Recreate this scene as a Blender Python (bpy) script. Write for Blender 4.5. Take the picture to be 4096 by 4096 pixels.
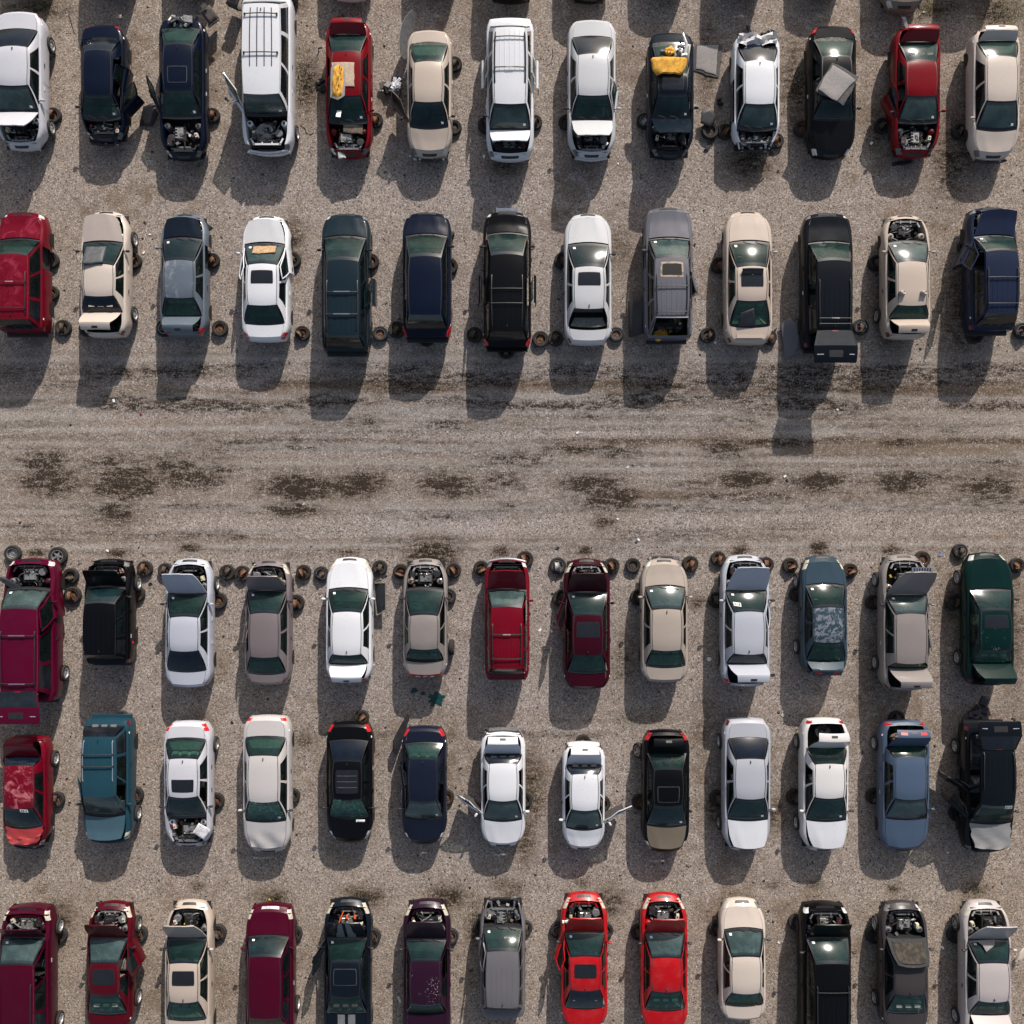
import bpy, math, random
import numpy as np
from mathutils import Vector, Matrix, Euler

for o in list(bpy.data.objects): bpy.data.objects.remove(o, do_unlink=True)
scene = bpy.context.scene
COL = scene.collection

# ------------------------------------------------------------ camera
cam_d = bpy.data.cameras.new("camera"); cam = bpy.data.objects.new("camera", cam_d)
COL.objects.link(cam); scene.camera = cam
cam.location = (0, 0, 38.0); cam.rotation_euler = (0, 0, 0)
cam_d.sensor_width = 36; cam_d.angle = 2*math.atan(20.48/38.0)
cam_d.clip_start = 1; cam_d.clip_end = 2000

# ------------------------------------------------------------ light
SUN_TO = Vector((0.52, 1.69, 1.0)).normalized()          # direction towards the sun
elev = math.asin(SUN_TO.z); azim = math.atan2(SUN_TO.x, SUN_TO.y)
world = bpy.data.worlds.new("World"); scene.world = world; world.use_nodes = True
wn = world.node_tree
bg = wn.nodes["Background"]
sky = wn.nodes.new("ShaderNodeTexSky"); sky.sky_type = 'NISHITA'; sky.sun_disc = False
sky.sun_elevation = elev; sky.sun_rotation = azim
sky.air_density = 1.0; sky.dust_density = 2.5; sky.ozone_density = 1.0
hs = wn.nodes.new('ShaderNodeHueSaturation'); hs.inputs['Saturation'].default_value = .72
wn.links.new(sky.outputs[0], hs.inputs['Color']); wn.links.new(hs.outputs[0], bg.inputs[0]); bg.inputs[1].default_value = 0.105
sd = bpy.data.lights.new("sun", 'SUN'); sd.energy = 4.5; sd.angle = math.radians(0.6); sd.color = (1.0, .925, .85)
sun = bpy.data.objects.new("sun", sd); COL.objects.link(sun)
sun.rotation_euler = (-SUN_TO).to_track_quat('-Z', 'Y').to_euler(); sun.location = (10, 30, 30)
scene.view_settings.view_transform = 'Standard'; scene.view_settings.look = 'None'
scene.view_settings.gamma = 1.0; scene.view_settings.exposure = 0.25
scene.render.engine = 'CYCLES'
scene.render.resolution_x = 1024; scene.render.resolution_y = 1024

# ------------------------------------------------------------ material helpers
def new_mat(name):
    m = bpy.data.materials.new(name); m.use_nodes = True
    return m, m.node_tree, m.node_tree.nodes["Principled BSDF"]
def N(nt, t, **kw):
    n = nt.nodes.new(t)
    for k, v in kw.items():
        if k in ('operation', 'blend_type', 'data_type', 'noise_dimensions', 'feature', 'attribute_name', 'interpolation', 'musgrave_type'): setattr(n, k, v)
        else: n.inputs[k].default_value = v
    return n
def mixc(nt, fac, a, b, mode='MIX'):
    n = nt.nodes.new('ShaderNodeMix'); n.data_type = 'RGBA'; n.blend_type = mode
    for s, v in ((0, fac), (6, a), (7, b)):
        if hasattr(v, 'links') or isinstance(v, bpy.types.NodeSocket): nt.links.new(v, n.inputs[s])
        elif s == 0: n.inputs[0].default_value = v
        else: n.inputs[s].default_value = (*v, 1) if len(v) == 3 else v
    return n.outputs[2]
def mth(nt, op, a, b=0.0, c=None):
    n = nt.nodes.new('ShaderNodeMath'); n.operation = op
    for i, v in enumerate((a, b, c)):
        if v is None: continue
        if isinstance(v, bpy.types.NodeSocket): nt.links.new(v, n.inputs[i])
        else: n.inputs[i].default_value = v
    return n.outputs[0]
def ramp(nt, v, lo, hi):
    n = nt.nodes.new('ShaderNodeMapRange'); n.clamp = True; n.interpolation_type = 'SMOOTHSTEP'
    n.inputs[1].default_value = lo; n.inputs[2].default_value = hi
    nt.links.new(v, n.inputs[0]); return n.outputs[0]
def noise(nt, scale, detail=3, rough=.55, co=None, dist=0.0):
    n = nt.nodes.new('ShaderNodeTexNoise'); n.inputs['Scale'].default_value = scale
    n.inputs['Detail'].default_value = detail; n.inputs['Roughness'].default_value = rough
    n.inputs['Distortion'].default_value = dist
    if co is not None: nt.links.new(co, n.inputs['Vector'])
    return n.outputs['Fac']
def world_co(nt):
    g = nt.nodes.new('ShaderNodeNewGeometry'); return g.outputs['Position']

PAINT = dict(silverwhite=(.50,.50,.54), silver=(.48,.485,.50), silvergrey=(.36,.37,.41), silverlilac=(.37,.39,.44), lilac=(.39,.41,.47),
  white=(.62,.63,.66), pearl=(.47,.445,.435), cream=(.60,.58,.57), gold=(.44,.365,.305), champagne=(.50,.43,.375), champtaupe=(.33,.28,.24), champlilac=(.40,.36,.35),
  taupe=(.15,.125,.13), taupe2=(.21,.185,.175), taupelight=(.36,.31,.28), darktaupe=(.045,.038,.040), tan=(.17,.135,.095), brown=(.11,.065,.055),
  navy=(.0025,.006,.018), navyfade=(.012,.018,.042), inkblue=(.008,.011,.024), blackblue=(.004,.007,.013), black=(.0025,.0025,.0035), black2=(.0035,.005,.008),
  darkslate=(.004,.009,.017), slate=(.008,.018,.026), slateblue=(.028,.050,.070), bluegrey=(.095,.12,.15), blue=(.058,.088,.140), teal=(.014,.052,.075), tealpale=(.05,.10,.13),
  green=(.0006,.014,.013), red=(.155,.0015,.005), crimson=(.135,.001,.009), redrose=(.135,.0015,.011), coral=(.38,.04,.04), darkred=(.070,.001,.006), maroon=(.030,.001,.006),
  magenta=(.078,.0008,.017), magentadark=(.052,.0007,.011), purple=(.020,.005,.016), brightred=(.37,.0004,.003), greymet=(.105,.105,.125), greymet2=(.115,.11,.12), silvercrush=(.22,.22,.22))
_mc = {}
def paint(col, peel=0, chips=0):
    key = (col, peel, chips)
    if key in _mc: return _mc[key]
    m, nt, b = new_mat('paint_' + col + (('_worn%d%d' % (peel, chips)) if peel or chips else ''))
    c = PAINT[col]
    tc = nt.nodes.new('ShaderNodeTexCoord'); oi = nt.nodes.new('ShaderNodeObjectInfo')
    vm = nt.nodes.new('ShaderNodeVectorMath'); vm.operation = 'ADD'
    nt.links.new(tc.outputs['Object'], vm.inputs[0]); nt.links.new(oi.outputs['Random'], vm.inputs[1])
    co = vm.outputs[0]
    lum = sum(c)/3
    dust = (.30, .27, .23)
    n1 = noise(nt, 1.6, 5, .65, co); n2 = noise(nt, 45, 2, .7, co); n3 = noise(nt, 7, 4, .7, co)
    cc = mixc(nt, ramp(nt, n1, .42, .75), c, tuple(x*.92+(.13 if lum>.1 else .05)*min(d, lum*1.4+.004) for x, d in zip(c, dust)))
    cc = mixc(nt, mth(nt, 'MULTIPLY', ramp(nt, n2, .35, .7), .16), cc, tuple(x*.62 for x in c))
    cc = mixc(nt, mth(nt, 'MULTIPLY', ramp(nt, n3, .60, .78), .34 if lum > .3 else .10), cc, (.20, .175, .145) if lum > .3 else tuple(x*1.3+.003 for x in c))
    if peel:
        pc = {1: (.25, .025, .05), 2: (.25, .26, .29), 3: (.20, .215, .24), 4: (.42, .13, .15)}[peel]
        sc = {1: 1.3, 2: 1.6, 3: 5.5, 4: 2.6}[peel]
        p = noise(nt, sc, 8, .72, co, .8)
        cc = mixc(nt, mth(nt, 'MULTIPLY', ramp(nt, p, .50 if peel != 3 else .48, .62 if peel != 3 else .55), .8), cc, pc)
    if chips:
        vo = nt.nodes.new('ShaderNodeTexVoronoi'); vo.inputs['Scale'].default_value = 17
        nt.links.new(co, vo.inputs['Vector'])
        p = mth(nt, 'MULTIPLY', mth(nt, 'LESS_THAN', vo.outputs['Distance'], .20), ramp(nt, noise(nt, 1.4, 2, .5, co), .52, .6))
        cc = mixc(nt, p, cc, (.42, .42, .42))
    nt.links.new(cc, b.inputs['Base Color'])
    b.inputs['Roughness'].default_value = .30 if lum < .06 else .38; b.inputs['Metallic'].default_value = .0
    b.inputs['Coat Weight'].default_value = .12 if lum < .07 else .25; b.inputs['Coat Roughness'].default_value = .07
    b.inputs['Specular IOR Level'].default_value = .16 if lum < .07 else .35
    bp = nt.nodes.new('ShaderNodeBump'); bp.inputs['Strength'].default_value = .22; bp.inputs['Distance'].default_value = .02
    nt.links.new(noise(nt, 2.2, 3, .5, co), bp.inputs['Height']); nt.links.new(bp.outputs[0], b.inputs['Normal'])
    _mc[key] = m; return m
def plain(name, c, rough=.6, metal=0.0, var=.25, scale=8, coat=0.0):
    if name in _mc: return _mc[name]
    m, nt, b = new_mat(name)
    tc = nt.nodes.new('ShaderNodeTexCoord')
    n1 = noise(nt, scale, 4, .6, tc.outputs['Object'])
    cc = mixc(nt, ramp(nt, n1, .3, .7), tuple(x*(1-var) for x in c), tuple(min(1, x*(1+var)) for x in c))
    nt.links.new(cc, b.inputs['Base Color']); b.inputs['Roughness'].default_value = rough; b.inputs['Metallic'].default_value = metal
    b.inputs['Coat Weight'].default_value = coat
    _mc[name] = m; return m
def glass_mat(name, tint, film, fac, band=True):
    if name in _mc: return _mc[name]
    m, nt, b = new_mat(name)
    out = nt.nodes['Material Output']
    tr = nt.nodes.new('ShaderNodeBsdfTransparent'); tr.inputs[0].default_value = (*tint, 1)
    uv = nt.nodes.new('ShaderNodeUVMap'); uv.uv_map = 'UVMap'
    sep = nt.nodes.new('ShaderNodeSeparateXYZ'); nt.links.new(uv.outputs[0], sep.inputs[0])
    u, v = sep.outputs[0], sep.outputs[1]
    edge = mth(nt, 'MINIMUM', mth(nt, 'MINIMUM', u, mth(nt, 'SUBTRACT', 1.0, u)), mth(nt, 'MULTIPLY', mth(nt, 'MINIMUM', v, mth(nt, 'SUBTRACT', 1.0, v)), .55))
    frit = mth(nt, 'LESS_THAN', edge, .035)
    tc = nt.nodes.new('ShaderNodeTexCoord')
    n1 = noise(nt, 2.5, 4, .6, tc.outputs['Object'])
    fc = mixc(nt, ramp(nt, n1, .35, .7), film, tuple(x*1.7 for x in film))
    if band:
        fc = mixc(nt, mth(nt, 'MULTIPLY', ramp(nt, v, .80, .90), .8), fc, (.010, .014, .022))
    fc = mixc(nt, frit, fc, (.008, .008, .009))
    nt.links.new(fc, b.inputs['Base Color']); b.inputs['Roughness'].default_value = .13
    b.inputs['Specular IOR Level'].default_value = .6
    mx = nt.nodes.new('ShaderNodeMixShader')
    f = mth(nt, 'MAXIMUM', mth(nt, 'ADD', fac, mth(nt, 'MULTIPLY', n1, .12)), frit)
    if band: f = mth(nt, 'MAXIMUM', f, mth(nt, 'MULTIPLY', ramp(nt, v, .80, .90), .9))
    nt.links.new(f, mx.inputs[0]); nt.links.new(tr.outputs[0], mx.inputs[1]); nt.links.new(b.outputs[0], mx.inputs[2])
    nt.links.new(mx.outputs[0], out.inputs[0])
    _mc[name] = m; return m
GW = glass_mat('windshield_glass', (.44,.72,.64), (.018,.045,.044), .36)
GR = glass_mat('rear_glass', (.42,.72,.62), (.018,.045,.042), .34, False)
GWV = [GW, GW, glass_mat('windshield_glass_dark', (.30,.48,.44), (.008,.022,.026), .50), glass_mat('windshield_glass_hazy', (.45,.70,.62), (.045,.075,.075), .58),
       glass_mat('windshield_glass_clear', (.55,.85,.74), (.014,.040,.036), .30)]
GRV = [GR, GR, glass_mat('rear_glass_dark', (.12,.18,.20), (.004,.008,.016), .62, False), glass_mat('rear_glass_clear', (.58,.88,.76), (.018,.045,.040), .26, False)]
GCR = glass_mat('cracked_glass', (.40,.70,.62), (.030,.090,.080), .60)
def crackle(m):
    nt = m.node_tree; b = nt.nodes['Principled BSDF']; tc = nt.nodes.new('ShaderNodeTexCoord')
    old = b.inputs['Base Color'].links[0].from_socket
    nz = noise(nt, 4.5, 8, .8, tc.outputs['Object'], 1.8)
    k = mth(nt, 'MULTIPLY', ramp(nt, nz, .50, .60), .75)
    nt.links.new(mixc(nt, k, old, (.10, .26, .22)), b.inputs['Base Color'])
    bp = nt.nodes.new('ShaderNodeBump'); bp.inputs['Strength'].default_value = .8; bp.inputs['Distance'].default_value = .08
    nt.links.new(nz, bp.inputs['Height']); nt.links.new(bp.outputs[0], b.inputs['Normal'])
crackle(GCR)
GS = glass_mat('side_glass', (.25,.35,.32), (.006,.010,.010), .50, False)
GK = glass_mat('dark_glass', (.10,.13,.13), (.008,.011,.015), .78, False)
RUB = plain('rubber', (.012,.012,.013), .85)
TYRE = plain('tyre_rubber', (.020,.019,.018), .9, 0, .4, 14)
BLK = plain('black_plastic', (.016,.016,.018), .5)
DARK = plain('dark_cavity', (.010,.010,.010), .8)
GREY = plain('grey_plastic', (.13,.13,.135), .55)
LGREY = plain('light_grey_metal', (.33,.32,.31), .5, .2)
ALU = plain('cast_aluminium', (.40,.39,.37), .4, .7, .35, 20)
STEEL = plain('dull_steel', (.30,.29,.28), .45, .6, .3, 12)
RUST = plain('rusty_steel', (.115,.058,.032), .75, .1, .6, 9)
RUST2 = plain('brown_rust', (.065,.045,.033), .8, .1, .6, 9)
CHROME = plain('chrome', (.70,.70,.72), .15, .9, .1)
SILV = plain('silver_trim', (.50,.50,.50), .35, .4)
REDL = plain('red_lamp', (.50,.006,.012), .25, 0, .2, 8, .6)
REDD = plain('dark_red_lamp', (.13,.006,.012), .25, 0, .2, 8, .6)
CLEAR = plain('clear_lamp', (.50,.47,.38), .25, 0, .15, 8, .6)
CLEARW = plain('clear_lamp_white', (.55,.55,.53), .2, 0, .15, 8, .6)
WHITE = plain('white_paper', (.80,.80,.78), .7, 0, .03)
TANK = plain('tank_plastic', (.55,.52,.42), .5, 0, .2)
FABG = plain('grey_fabric', (.19,.18,.17), .9, 0, .3, 30)
FABT = plain('tan_fabric', (.40,.35,.27), .9, 0, .3, 30)
FABK = plain('charcoal_fabric', (.030,.030,.032), .9, 0, .3, 30)
FOAM = plain('yellow_foam', (.62,.32,.045), .95, 0, .28, 7)
FELT = plain('grey_felt', (.27,.25,.24), .95, 0, .2, 25)
FELTD = plain('dark_felt', (.085,.08,.078), .95, 0, .3, 20)
FELTB = plain('brown_felt', (.13,.10,.075), .95, 0, .35, 20)
CARD = plain('cardboard', (.42,.27,.15), .9, 0, .25, 10)
BEIGE = plain('beige_board', (.44,.34,.25), .9, 0, .15, 10)
SEATB = plain('brown_seat_cloth', (.075,.062,.055), .9, 0, .3, 20)
ORANGE = plain('orange_plastic', (.70,.10,.02), .5)
YELP = plain('yellow_plastic', (.60,.45,.04), .5)
BLUEP = plain('blue_plastic', (.10,.18,.50), .5)
STRIPE = plain('grey_stripe_paint', (.14,.145,.155), .4, 0, .15, 8, .3)
PANO = plain('black_roof_glass', (.010,.011,.014), .10, 0, .1, 3, .5)

# ------------------------------------------------------------ mesh helper
class MB:
    def __init__(s): s.v=[]; s.f=[]; s.m=[]; s.mats=[]; s.uv={}
    def mi(s, mat):
        if mat not in s.mats: s.mats.append(mat)
        return s.mats.index(mat)
    def face(s, idx, mat, uv=None):
        s.f.append(idx); s.m.append(s.mi(mat))
        if uv: s.uv[len(s.f)-1] = uv
    def grid(s, rows, mat, skip=None, uv=False, flip=False):
        b=len(s.v); R=len(rows); C=len(rows[0])
        for r in rows: s.v.extend([tuple(p) for p in r])
        for i in range(R-1):
            for j in range(C-1):
                if skip and skip(i,j): continue
                q=(b+i*C+j, b+i*C+j+1, b+(i+1)*C+j+1, b+(i+1)*C+j)
                t=[(j/(C-1),i/(R-1)),((j+1)/(C-1),i/(R-1)),((j+1)/(C-1),(i+1)/(R-1)),(j/(C-1),(i+1)/(R-1))]
                if flip: q=q[::-1]; t=t[::-1]
                s.face(q, mat, t if uv else None)
    def box(s, c, d, mat, M=None, taper=1.0):
        b=len(s.v); hx,hy,hz=d[0]/2,d[1]/2,d[2]/2
        for z in (-1,1):
            t=taper if z>0 else 1
            for x,y in ((-1,-1),(1,-1),(1,1),(-1,1)):
                p=Vector((x*hx*t,y*hy*t,z*hz))
                if M: p=M@p
                s.v.append((c[0]+p.x,c[1]+p.y,c[2]+p.z))
        for q in ((0,3,2,1),(4,5,6,7),(0,1,5,4),(1,2,6,5),(2,3,7,6),(3,0,4,7)):
            s.face(tuple(b+k for k in q), mat)
    def lathe(s, c, prof, mat, n=20, M=None, a0=0, a1=2*math.pi):
        b=len(s.v); full=abs(a1-a0-2*math.pi)<1e-5; k=n if full else n+1
        for i in range(k):
            a=a0+(a1-a0)*i/n
            for r,z in prof:
                p=Vector((r*math.cos(a), r*math.sin(a), z))
                if M: p=M@p
                s.v.append((c[0]+p.x,c[1]+p.y,c[2]+p.z))
        P=len(prof)
        for i in range(n):
            i2=(i+1)%k
            for j in range(P-1):
                s.face((b+i*P+j, b+i2*P+j, b+i2*P+j+1, b+i*P+j+1), mat)
    def tube(s, pts, r, mat, n=6):
        b=len(s.v); pts=[Vector(p) for p in pts]
        for i,p in enumerate(pts):
            d=(pts[min(i+1,len(pts)-1)]-pts[max(i-1,0)]).normalized()
            a=d.orthogonal().normalized(); c=d.cross(a)
            for k in range(n):
                t=2*math.pi*k/n; q=p+a*math.cos(t)*r+c*math.sin(t)*r; s.v.append(tuple(q))
        for i in range(len(pts)-1):
            for k in range(n):
                s.face((b+i*n+k, b+i*n+(k+1)%n, b+(i+1)*n+(k+1)%n, b+(i+1)*n+k), mat)
        s.face(tuple(b+k for k in range(n))[::-1], mat); s.face(tuple(b+(len(pts)-1)*n+k for k in range(n)), mat)
    def poly(s, pts, z0, z1, mat, bump=0.0, M=None):
        """prism of an outline with a slightly uneven top"""
        b=len(s.v); n=len(pts)
        for z in (z0,z1):
            for p in pts:
                q=Vector((p[0],p[1],z+(random.uniform(-bump,bump) if z==z1 else 0)))
                if M: q=M@q
                s.v.append(tuple(q))
        s.face(tuple(b+n+i for i in range(n)), mat); s.face(tuple(b+i for i in range(n))[::-1], mat)
        for i in range(n): s.face((b+i,b+(i+1)%n,b+n+(i+1)%n,b+n+i), mat)
    def mesh(s, name, smooth=True, sharp=35):
        me=bpy.data.meshes.new(name); me.from_pydata(s.v,[],s.f)
        for m in s.mats: me.materials.append(m)
        me.polygons.foreach_set('material_index', s.m)
        if s.uv:
            ul=me.uv_layers.new(name='UVMap')
            for p in me.polygons:
                t=s.uv.get(p.index)
                if t:
                    for k,li in enumerate(p.loop_indices): ul.data[li].uv=t[k]
                else:
                    for li in p.loop_indices: ul.data[li].uv=(.5,.5)
        if smooth:
            me.polygons.foreach_set('use_smooth',[True]*len(me.polygons))
            me.set_sharp_from_angle(angle=math.radians(sharp))
        me.update(); return me
    def build(s, name, parent=None, smooth=True, sharp=35, loc=None):
        if not s.f: return None
        return link(name, s.mesh(name, smooth, sharp), parent, loc)
def link(name, data, parent=None, loc=None, rot=None):
    o=bpy.data.objects.new(name, data); COL.objects.link(o)
    if parent: o.parent=parent
    if loc: o.location=loc
    if rot: o.rotation_euler=rot
    return o
def tag(o, label, cat, group=None, kind=None):
    if label: o['label']=label
    if cat: o['category']=cat
    if group: o['group']=group
    if kind: o['kind']=kind
    return o
def thing(name, label, cat, loc, rz=0, group=None):
    o=link(name, None, None, loc, (0,0,rz)); o.empty_display_size=.3
    return tag(o,label,cat,group)

# ------------------------------------------------------------ ground
def vnoise(X, Y, sx, sy, seed, octv=4):
    rng=np.random.RandomState(seed); tot=np.zeros_like(X); amp=1; sm=0
    for o in range(octv):
        T=rng.rand(256,256); x=(X*sx*2**o+1000.3*(o+1)); y=(Y*sy*2**o+1000.7*(o+1))
        xi=np.floor(x).astype(int); yi=np.floor(y).astype(int); fx=x-xi; fy=y-yi
        fx=fx*fx*(3-2*fx); fy=fy*fy*(3-2*fy)
        g=lambda a,b: T[a%256,b%256]
        v=(g(xi,yi)*(1-fx)+g(xi+1,yi)*fx)*(1-fy)+(g(xi,yi+1)*(1-fx)+g(xi+1,yi+1)*fx)*fy
        tot+=amp*v; sm+=amp; amp*=.55
    return tot/sm
def ground():
    ax=np.concatenate([-np.array([600,300,150,80,50,35,28.,24.5])[:], np.arange(-22,22.001,.105), np.array([24.5,28,35,50,80,150,300,600.])])
    X,Y=np.meshgrid(ax,ax); n=len(ax)
    Z=(vnoise(X,Y,.25,.5,5)-.5)*.05+(vnoise(X,Y,1.5,3,6)-.5)*.02
    PX=X*100+2048; PY=2048-Y*100
    dark=np.zeros_like(X); brown=np.zeros_like(X); pale=np.zeros_like(X); moss=np.zeros_like(X)
    w1=vnoise(X,Y,.8,1.5,1); w2=vnoise(X,Y,2.5,5,2)
    def spot(A,x,y,rx,ry,s=1.0):
        r=((PX-x)/rx)**2+((PY-y)/ry)**2
        A[...]=np.maximum(A, s*np.exp(-r*1.1)*np.clip(.35+1.5*(w1*.5+w2*.7-.2),0,1.3))
    def band(A,y,hw,x0,x1,s=1.0,seed=7,wob=12):
        yy=PY-y-(vnoise(X,Y*0,.12,.1,seed)-.5)*wob*2
        f=np.exp(-(yy/hw)**4)*np.clip((PX-x0)/150,0,1)*np.clip((x1-PX)/150,0,1)
        A[...]=np.maximum(A, s*f*np.clip(vnoise(X,Y,.30,2.2,seed+20)*2.6-.75,0,1))
    for x,y,rx,ry,s in [(170,1845,120,55,.8),(200,1925,140,75,1),(420,1850,90,45,.7),(500,1930,160,80,1.1),(700,1868,110,30,.9),(770,1915,140,55,1.0),(870,1890,120,50,.5),(450,2050,130,65,.7),(1200,1950,170,60,1.2),(1180,2040,130,32,1),(1430,1935,130,62,1.1),(1780,1935,130,45,1),(1820,1960,160,40,.7),(2010,1920,100,40,.6),
        (2360,1935,150,45,.9),(2440,1985,130,60,1.1),(2320,1795,220,14,.9),(2480,1810,100,35,.8),(2980,1915,130,38,1.2),(3280,1925,120,42,1.25),(3610,1930,120,50,1.2),(3950,1945,150,50,.8),(2900,1790,130,70,.6),(3080,1770,220,22,.7),(3600,1770,130,20,.6),(2370,1665,80,25,.6),(1450,1690,110,40,.5),(850,1770,120,40,.35),(1780,1700,140,30,.5),(2060,1840,180,50,.5),(2420,2090,50,30,.7),(2040,2020,120,18,.4),(950,2150,60,20,.4),(900,2140,60,30,.4)]:
        spot(dark,x,y,rx*.82,ry*.78,s*1.05)
        spot(brown,x,y,rx*1.35,ry*1.3,s*.55)
    for x,y,rx,ry in [(1725,2215,95,55),(2005,2208,30,18),(2335,2205,30,16),(2960,2200,30,20),(3275,2195,35,28),(470,2215,35,16),(150,2215,40,16),(760,2195,40,14),(1400,2212,40,12),(3560,2200,30,20)]:
        spot(dark,x,y,rx,ry,1.0); spot(brown,x,y-6,rx*1.3,ry*1.2,.8)
    for x,y,rx,ry,s in [(2130,3150,50,130,1),(2100,3350,40,110,.9),(1230,340,50,110,1.0),(1170,20,60,30,.8),(3000,660,90,60,1.2),(2020,660,60,40,.8),(590,4200,40,40,.5),(3760,30,70,50,.9),(4000,40,90,60,1),(150,40,120,40,1),(1080,3590,60,35,1),(1460,3590,80,40,1),(1790,3590,70,45,1),(1900,3700,40,90,.7),(240,3680,60,70,.9),(2440,3610,60,60,.8),(3800,620,80,200,.9),(3180,350,60,200,.8),(2830,250,40,170,.8),(3500,500,50,130,.5),(3560,1200,60,200,.7),(3830,1250,90,220,.7),(3070,1150,50,150,.5),(2480,1000,50,90,.7),(1180,960,40,90,.8),(2880,3230,60,70,.9),(3100,3250,70,60,.8),(2020,3540,50,28,.7),(2060,3560,40,35,.8),(2330,3530,35,20,.6),(3100,3540,30,18,.7),(3260,3540,30,20,.7),(3570,3555,28,20,.6),(3900,3560,50,30,.9),(790,3545,26,20,.8),(160,3560,30,22,.5),(2790,2410,40,30,.9),(2500,2650,60,120,.5),(3480,2700,60,160,.5),(3800,2400,60,200,.5),(4050,2500,50,300,.6),(2830,2900,60,120,.5),(1220,2960,40,40,.6)]:
        spot(dark,x,y,rx,ry,s*.5); spot(brown,x,y,rx*1.3,ry*1.25,s*.75)
    band(brown,1552,32,430,4300,1.0,31,10); band(dark,1500,50,-200,4300,.5,32,14); band(dark,1612,38,300,4300,.6,33,14); band(dark,1530,45,1000,4300,.5,53,14); band(brown,1690,30,900,4300,.5,54,14)
    band(brown,1790,40,2100,4300,.8,34,12); band(brown,1975,22,2100,4300,.9,35,12); band(brown,1925,60,1500,4300,.5,36)
    band(dark,1760,12,900,4300,.4,37); band(dark,2000,45,2200,4300,.35,38)
    band(pale,1418,12,-300,4400,1.0,39,8); band(pale,1800,8,-300,2900,.9,40,8); band(pale,1660,60,-300,2300,.6,41); band(pale,2120,7,-300,2300,.8,42,10); band(pale,1700,40,2200,4300,.5,43)
    def track(A,y,hw,s,seed,x0=-300,x1=4400,drift=0.0):
        yy=PY-y-drift*(PX-2048)/2048*20-(vnoise(X,Y*0,.05,.1,seed,2)-.5)*26
        A[...]=np.maximum(A, s*np.exp(-(yy/hw)**2)*np.clip((PX-x0)/400,0,1)*np.clip((x1-PX)/400,0,1)*(.45+.75*vnoise(X,Y,.5,.5,seed+9)))
    for y,g,d_ in ((1640,150,1),(1700,150,-1),(1870,150,.6),(2030,150,-.5),(1440,150,0)):
        for k in (0,1):
            track(pale,y+g*k,11,.85,60+y%97+k,drift=d_); track(dark,y+g*k+20,9,.26,60+y%97+k,drift=d_); track(brown,y+g*k-22,12,.40,61+y%89+k,drift=d_)
    band(dark,2880,4,1700,2500,.28,44,4); band(dark,2940-0,14,1200,2500,.35,45,4); band(brown,2985-120,30,1200,4200,.4,46,8)
    # loose mottling everywhere outside the lane
    mot=np.clip((vnoise(X,Y,.35,.35,11)-.52)*5,0,1)*np.clip((vnoise(X,Y,2.2,2.2,12)-.42)*4,0,1)
    lane=np.exp(-((PY-1850)/420.)**6)
    brown[...]=np.maximum(brown, mot*.55*(1-lane)); 
    streak=np.clip((vnoise(X,Y,.10,3.2,13)-.47)*4.5,0,1)*lane
    dark[...]=np.maximum(dark, streak*.42*np.clip(vnoise(X,Y,.5,1.2,14)*2-.5,0,1))
    for x,y in [(4050,20),(3700,30),(4060,60),(160,20),(3250,1310),(2520,2880)]:
        spot(moss,x,y,70,45,1.0)
    warm=np.clip(np.hypot((PX-2048)/2300.,(PY-1950)/2100.)**1.5,0,1.2)*.8+.25*(vnoise(X,Y,.12,.12,15)-.5)
    fade=np.clip((26-np.maximum(abs(X),abs(Y)))/4,0,1)
    me=bpy.data.meshes.new('gravel_ground')
    V=np.stack([X,Y,Z*fade],-1).reshape(-1,3)
    idx=np.arange(n*n).reshape(n,n)
    F=np.stack([idx[:-1,:-1],idx[:-1,1:],idx[1:,1:],idx[1:,:-1]],-1).reshape(-1,4)
    me.vertices.add(len(V)); me.vertices.foreach_set('co',V.astype(np.float32).ravel())
    me.loops.add(F.size); me.loops.foreach_set('vertex_index',F.astype(np.int32).ravel())
    me.polygons.add(len(F)); me.polygons.foreach_set('loop_start',np.arange(0,F.size,4,dtype=np.int32))
    me.polygons.foreach_set('use_smooth',[True]*len(F)); me.update(calc_edges=True)
    for nm,A,B,C in (('soil',dark*fade,brown*fade,pale*fade),('cast',moss*fade,np.clip(warm,0,1.2),fade)):
        ca=me.color_attributes.new(nm,'FLOAT_COLOR','POINT')
        D=np.stack([A,B,C,np.ones_like(A)],-1).reshape(-1,4).astype(np.float32)
        ca.data.foreach_set('color',D.ravel())
    m,nt,b=new_mat('gravel')
    P=world_co(nt)
    def attr(nm):
        a=nt.nodes.new('ShaderNodeAttribute'); a.attribute_name=nm
        s=nt.nodes.new('ShaderNodeSeparateColor'); nt.links.new(a.outputs['Color'],s.inputs[0]); return s.outputs
    so=attr('soil'); ca=attr('cast')
    vo=nt.nodes.new('ShaderNodeTexVoronoi'); vo.inputs['Scale'].default_value=22; nt.links.new(P,vo.inputs['Vector'])
    vs=nt.nodes.new('ShaderNodeSeparateColor'); nt.links.new(vo.outputs['Color'],vs.inputs[0])
    vo2=nt.nodes.new('ShaderNodeTexVoronoi'); vo2.inputs['Scale'].default_value=44; nt.links.new(P,vo2.inputs['Vector'])
    vs2=nt.nodes.new('ShaderNodeSeparateColor'); nt.links.new(vo2.outputs['Color'],vs2.inputs[0])
    big=noise(nt,.35,4,.6,P); mid=noise(nt,2.5,5,.65,P); fine=noise(nt,14,3,.75,P)
    base=mixc(nt,ca[1],(.315,.277,.262),(.325,.262,.212))
    base=mixc(nt,mth(nt,'MULTIPLY',ramp(nt,big,.35,.7),.5),base,(.265,.222,.182))
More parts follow.
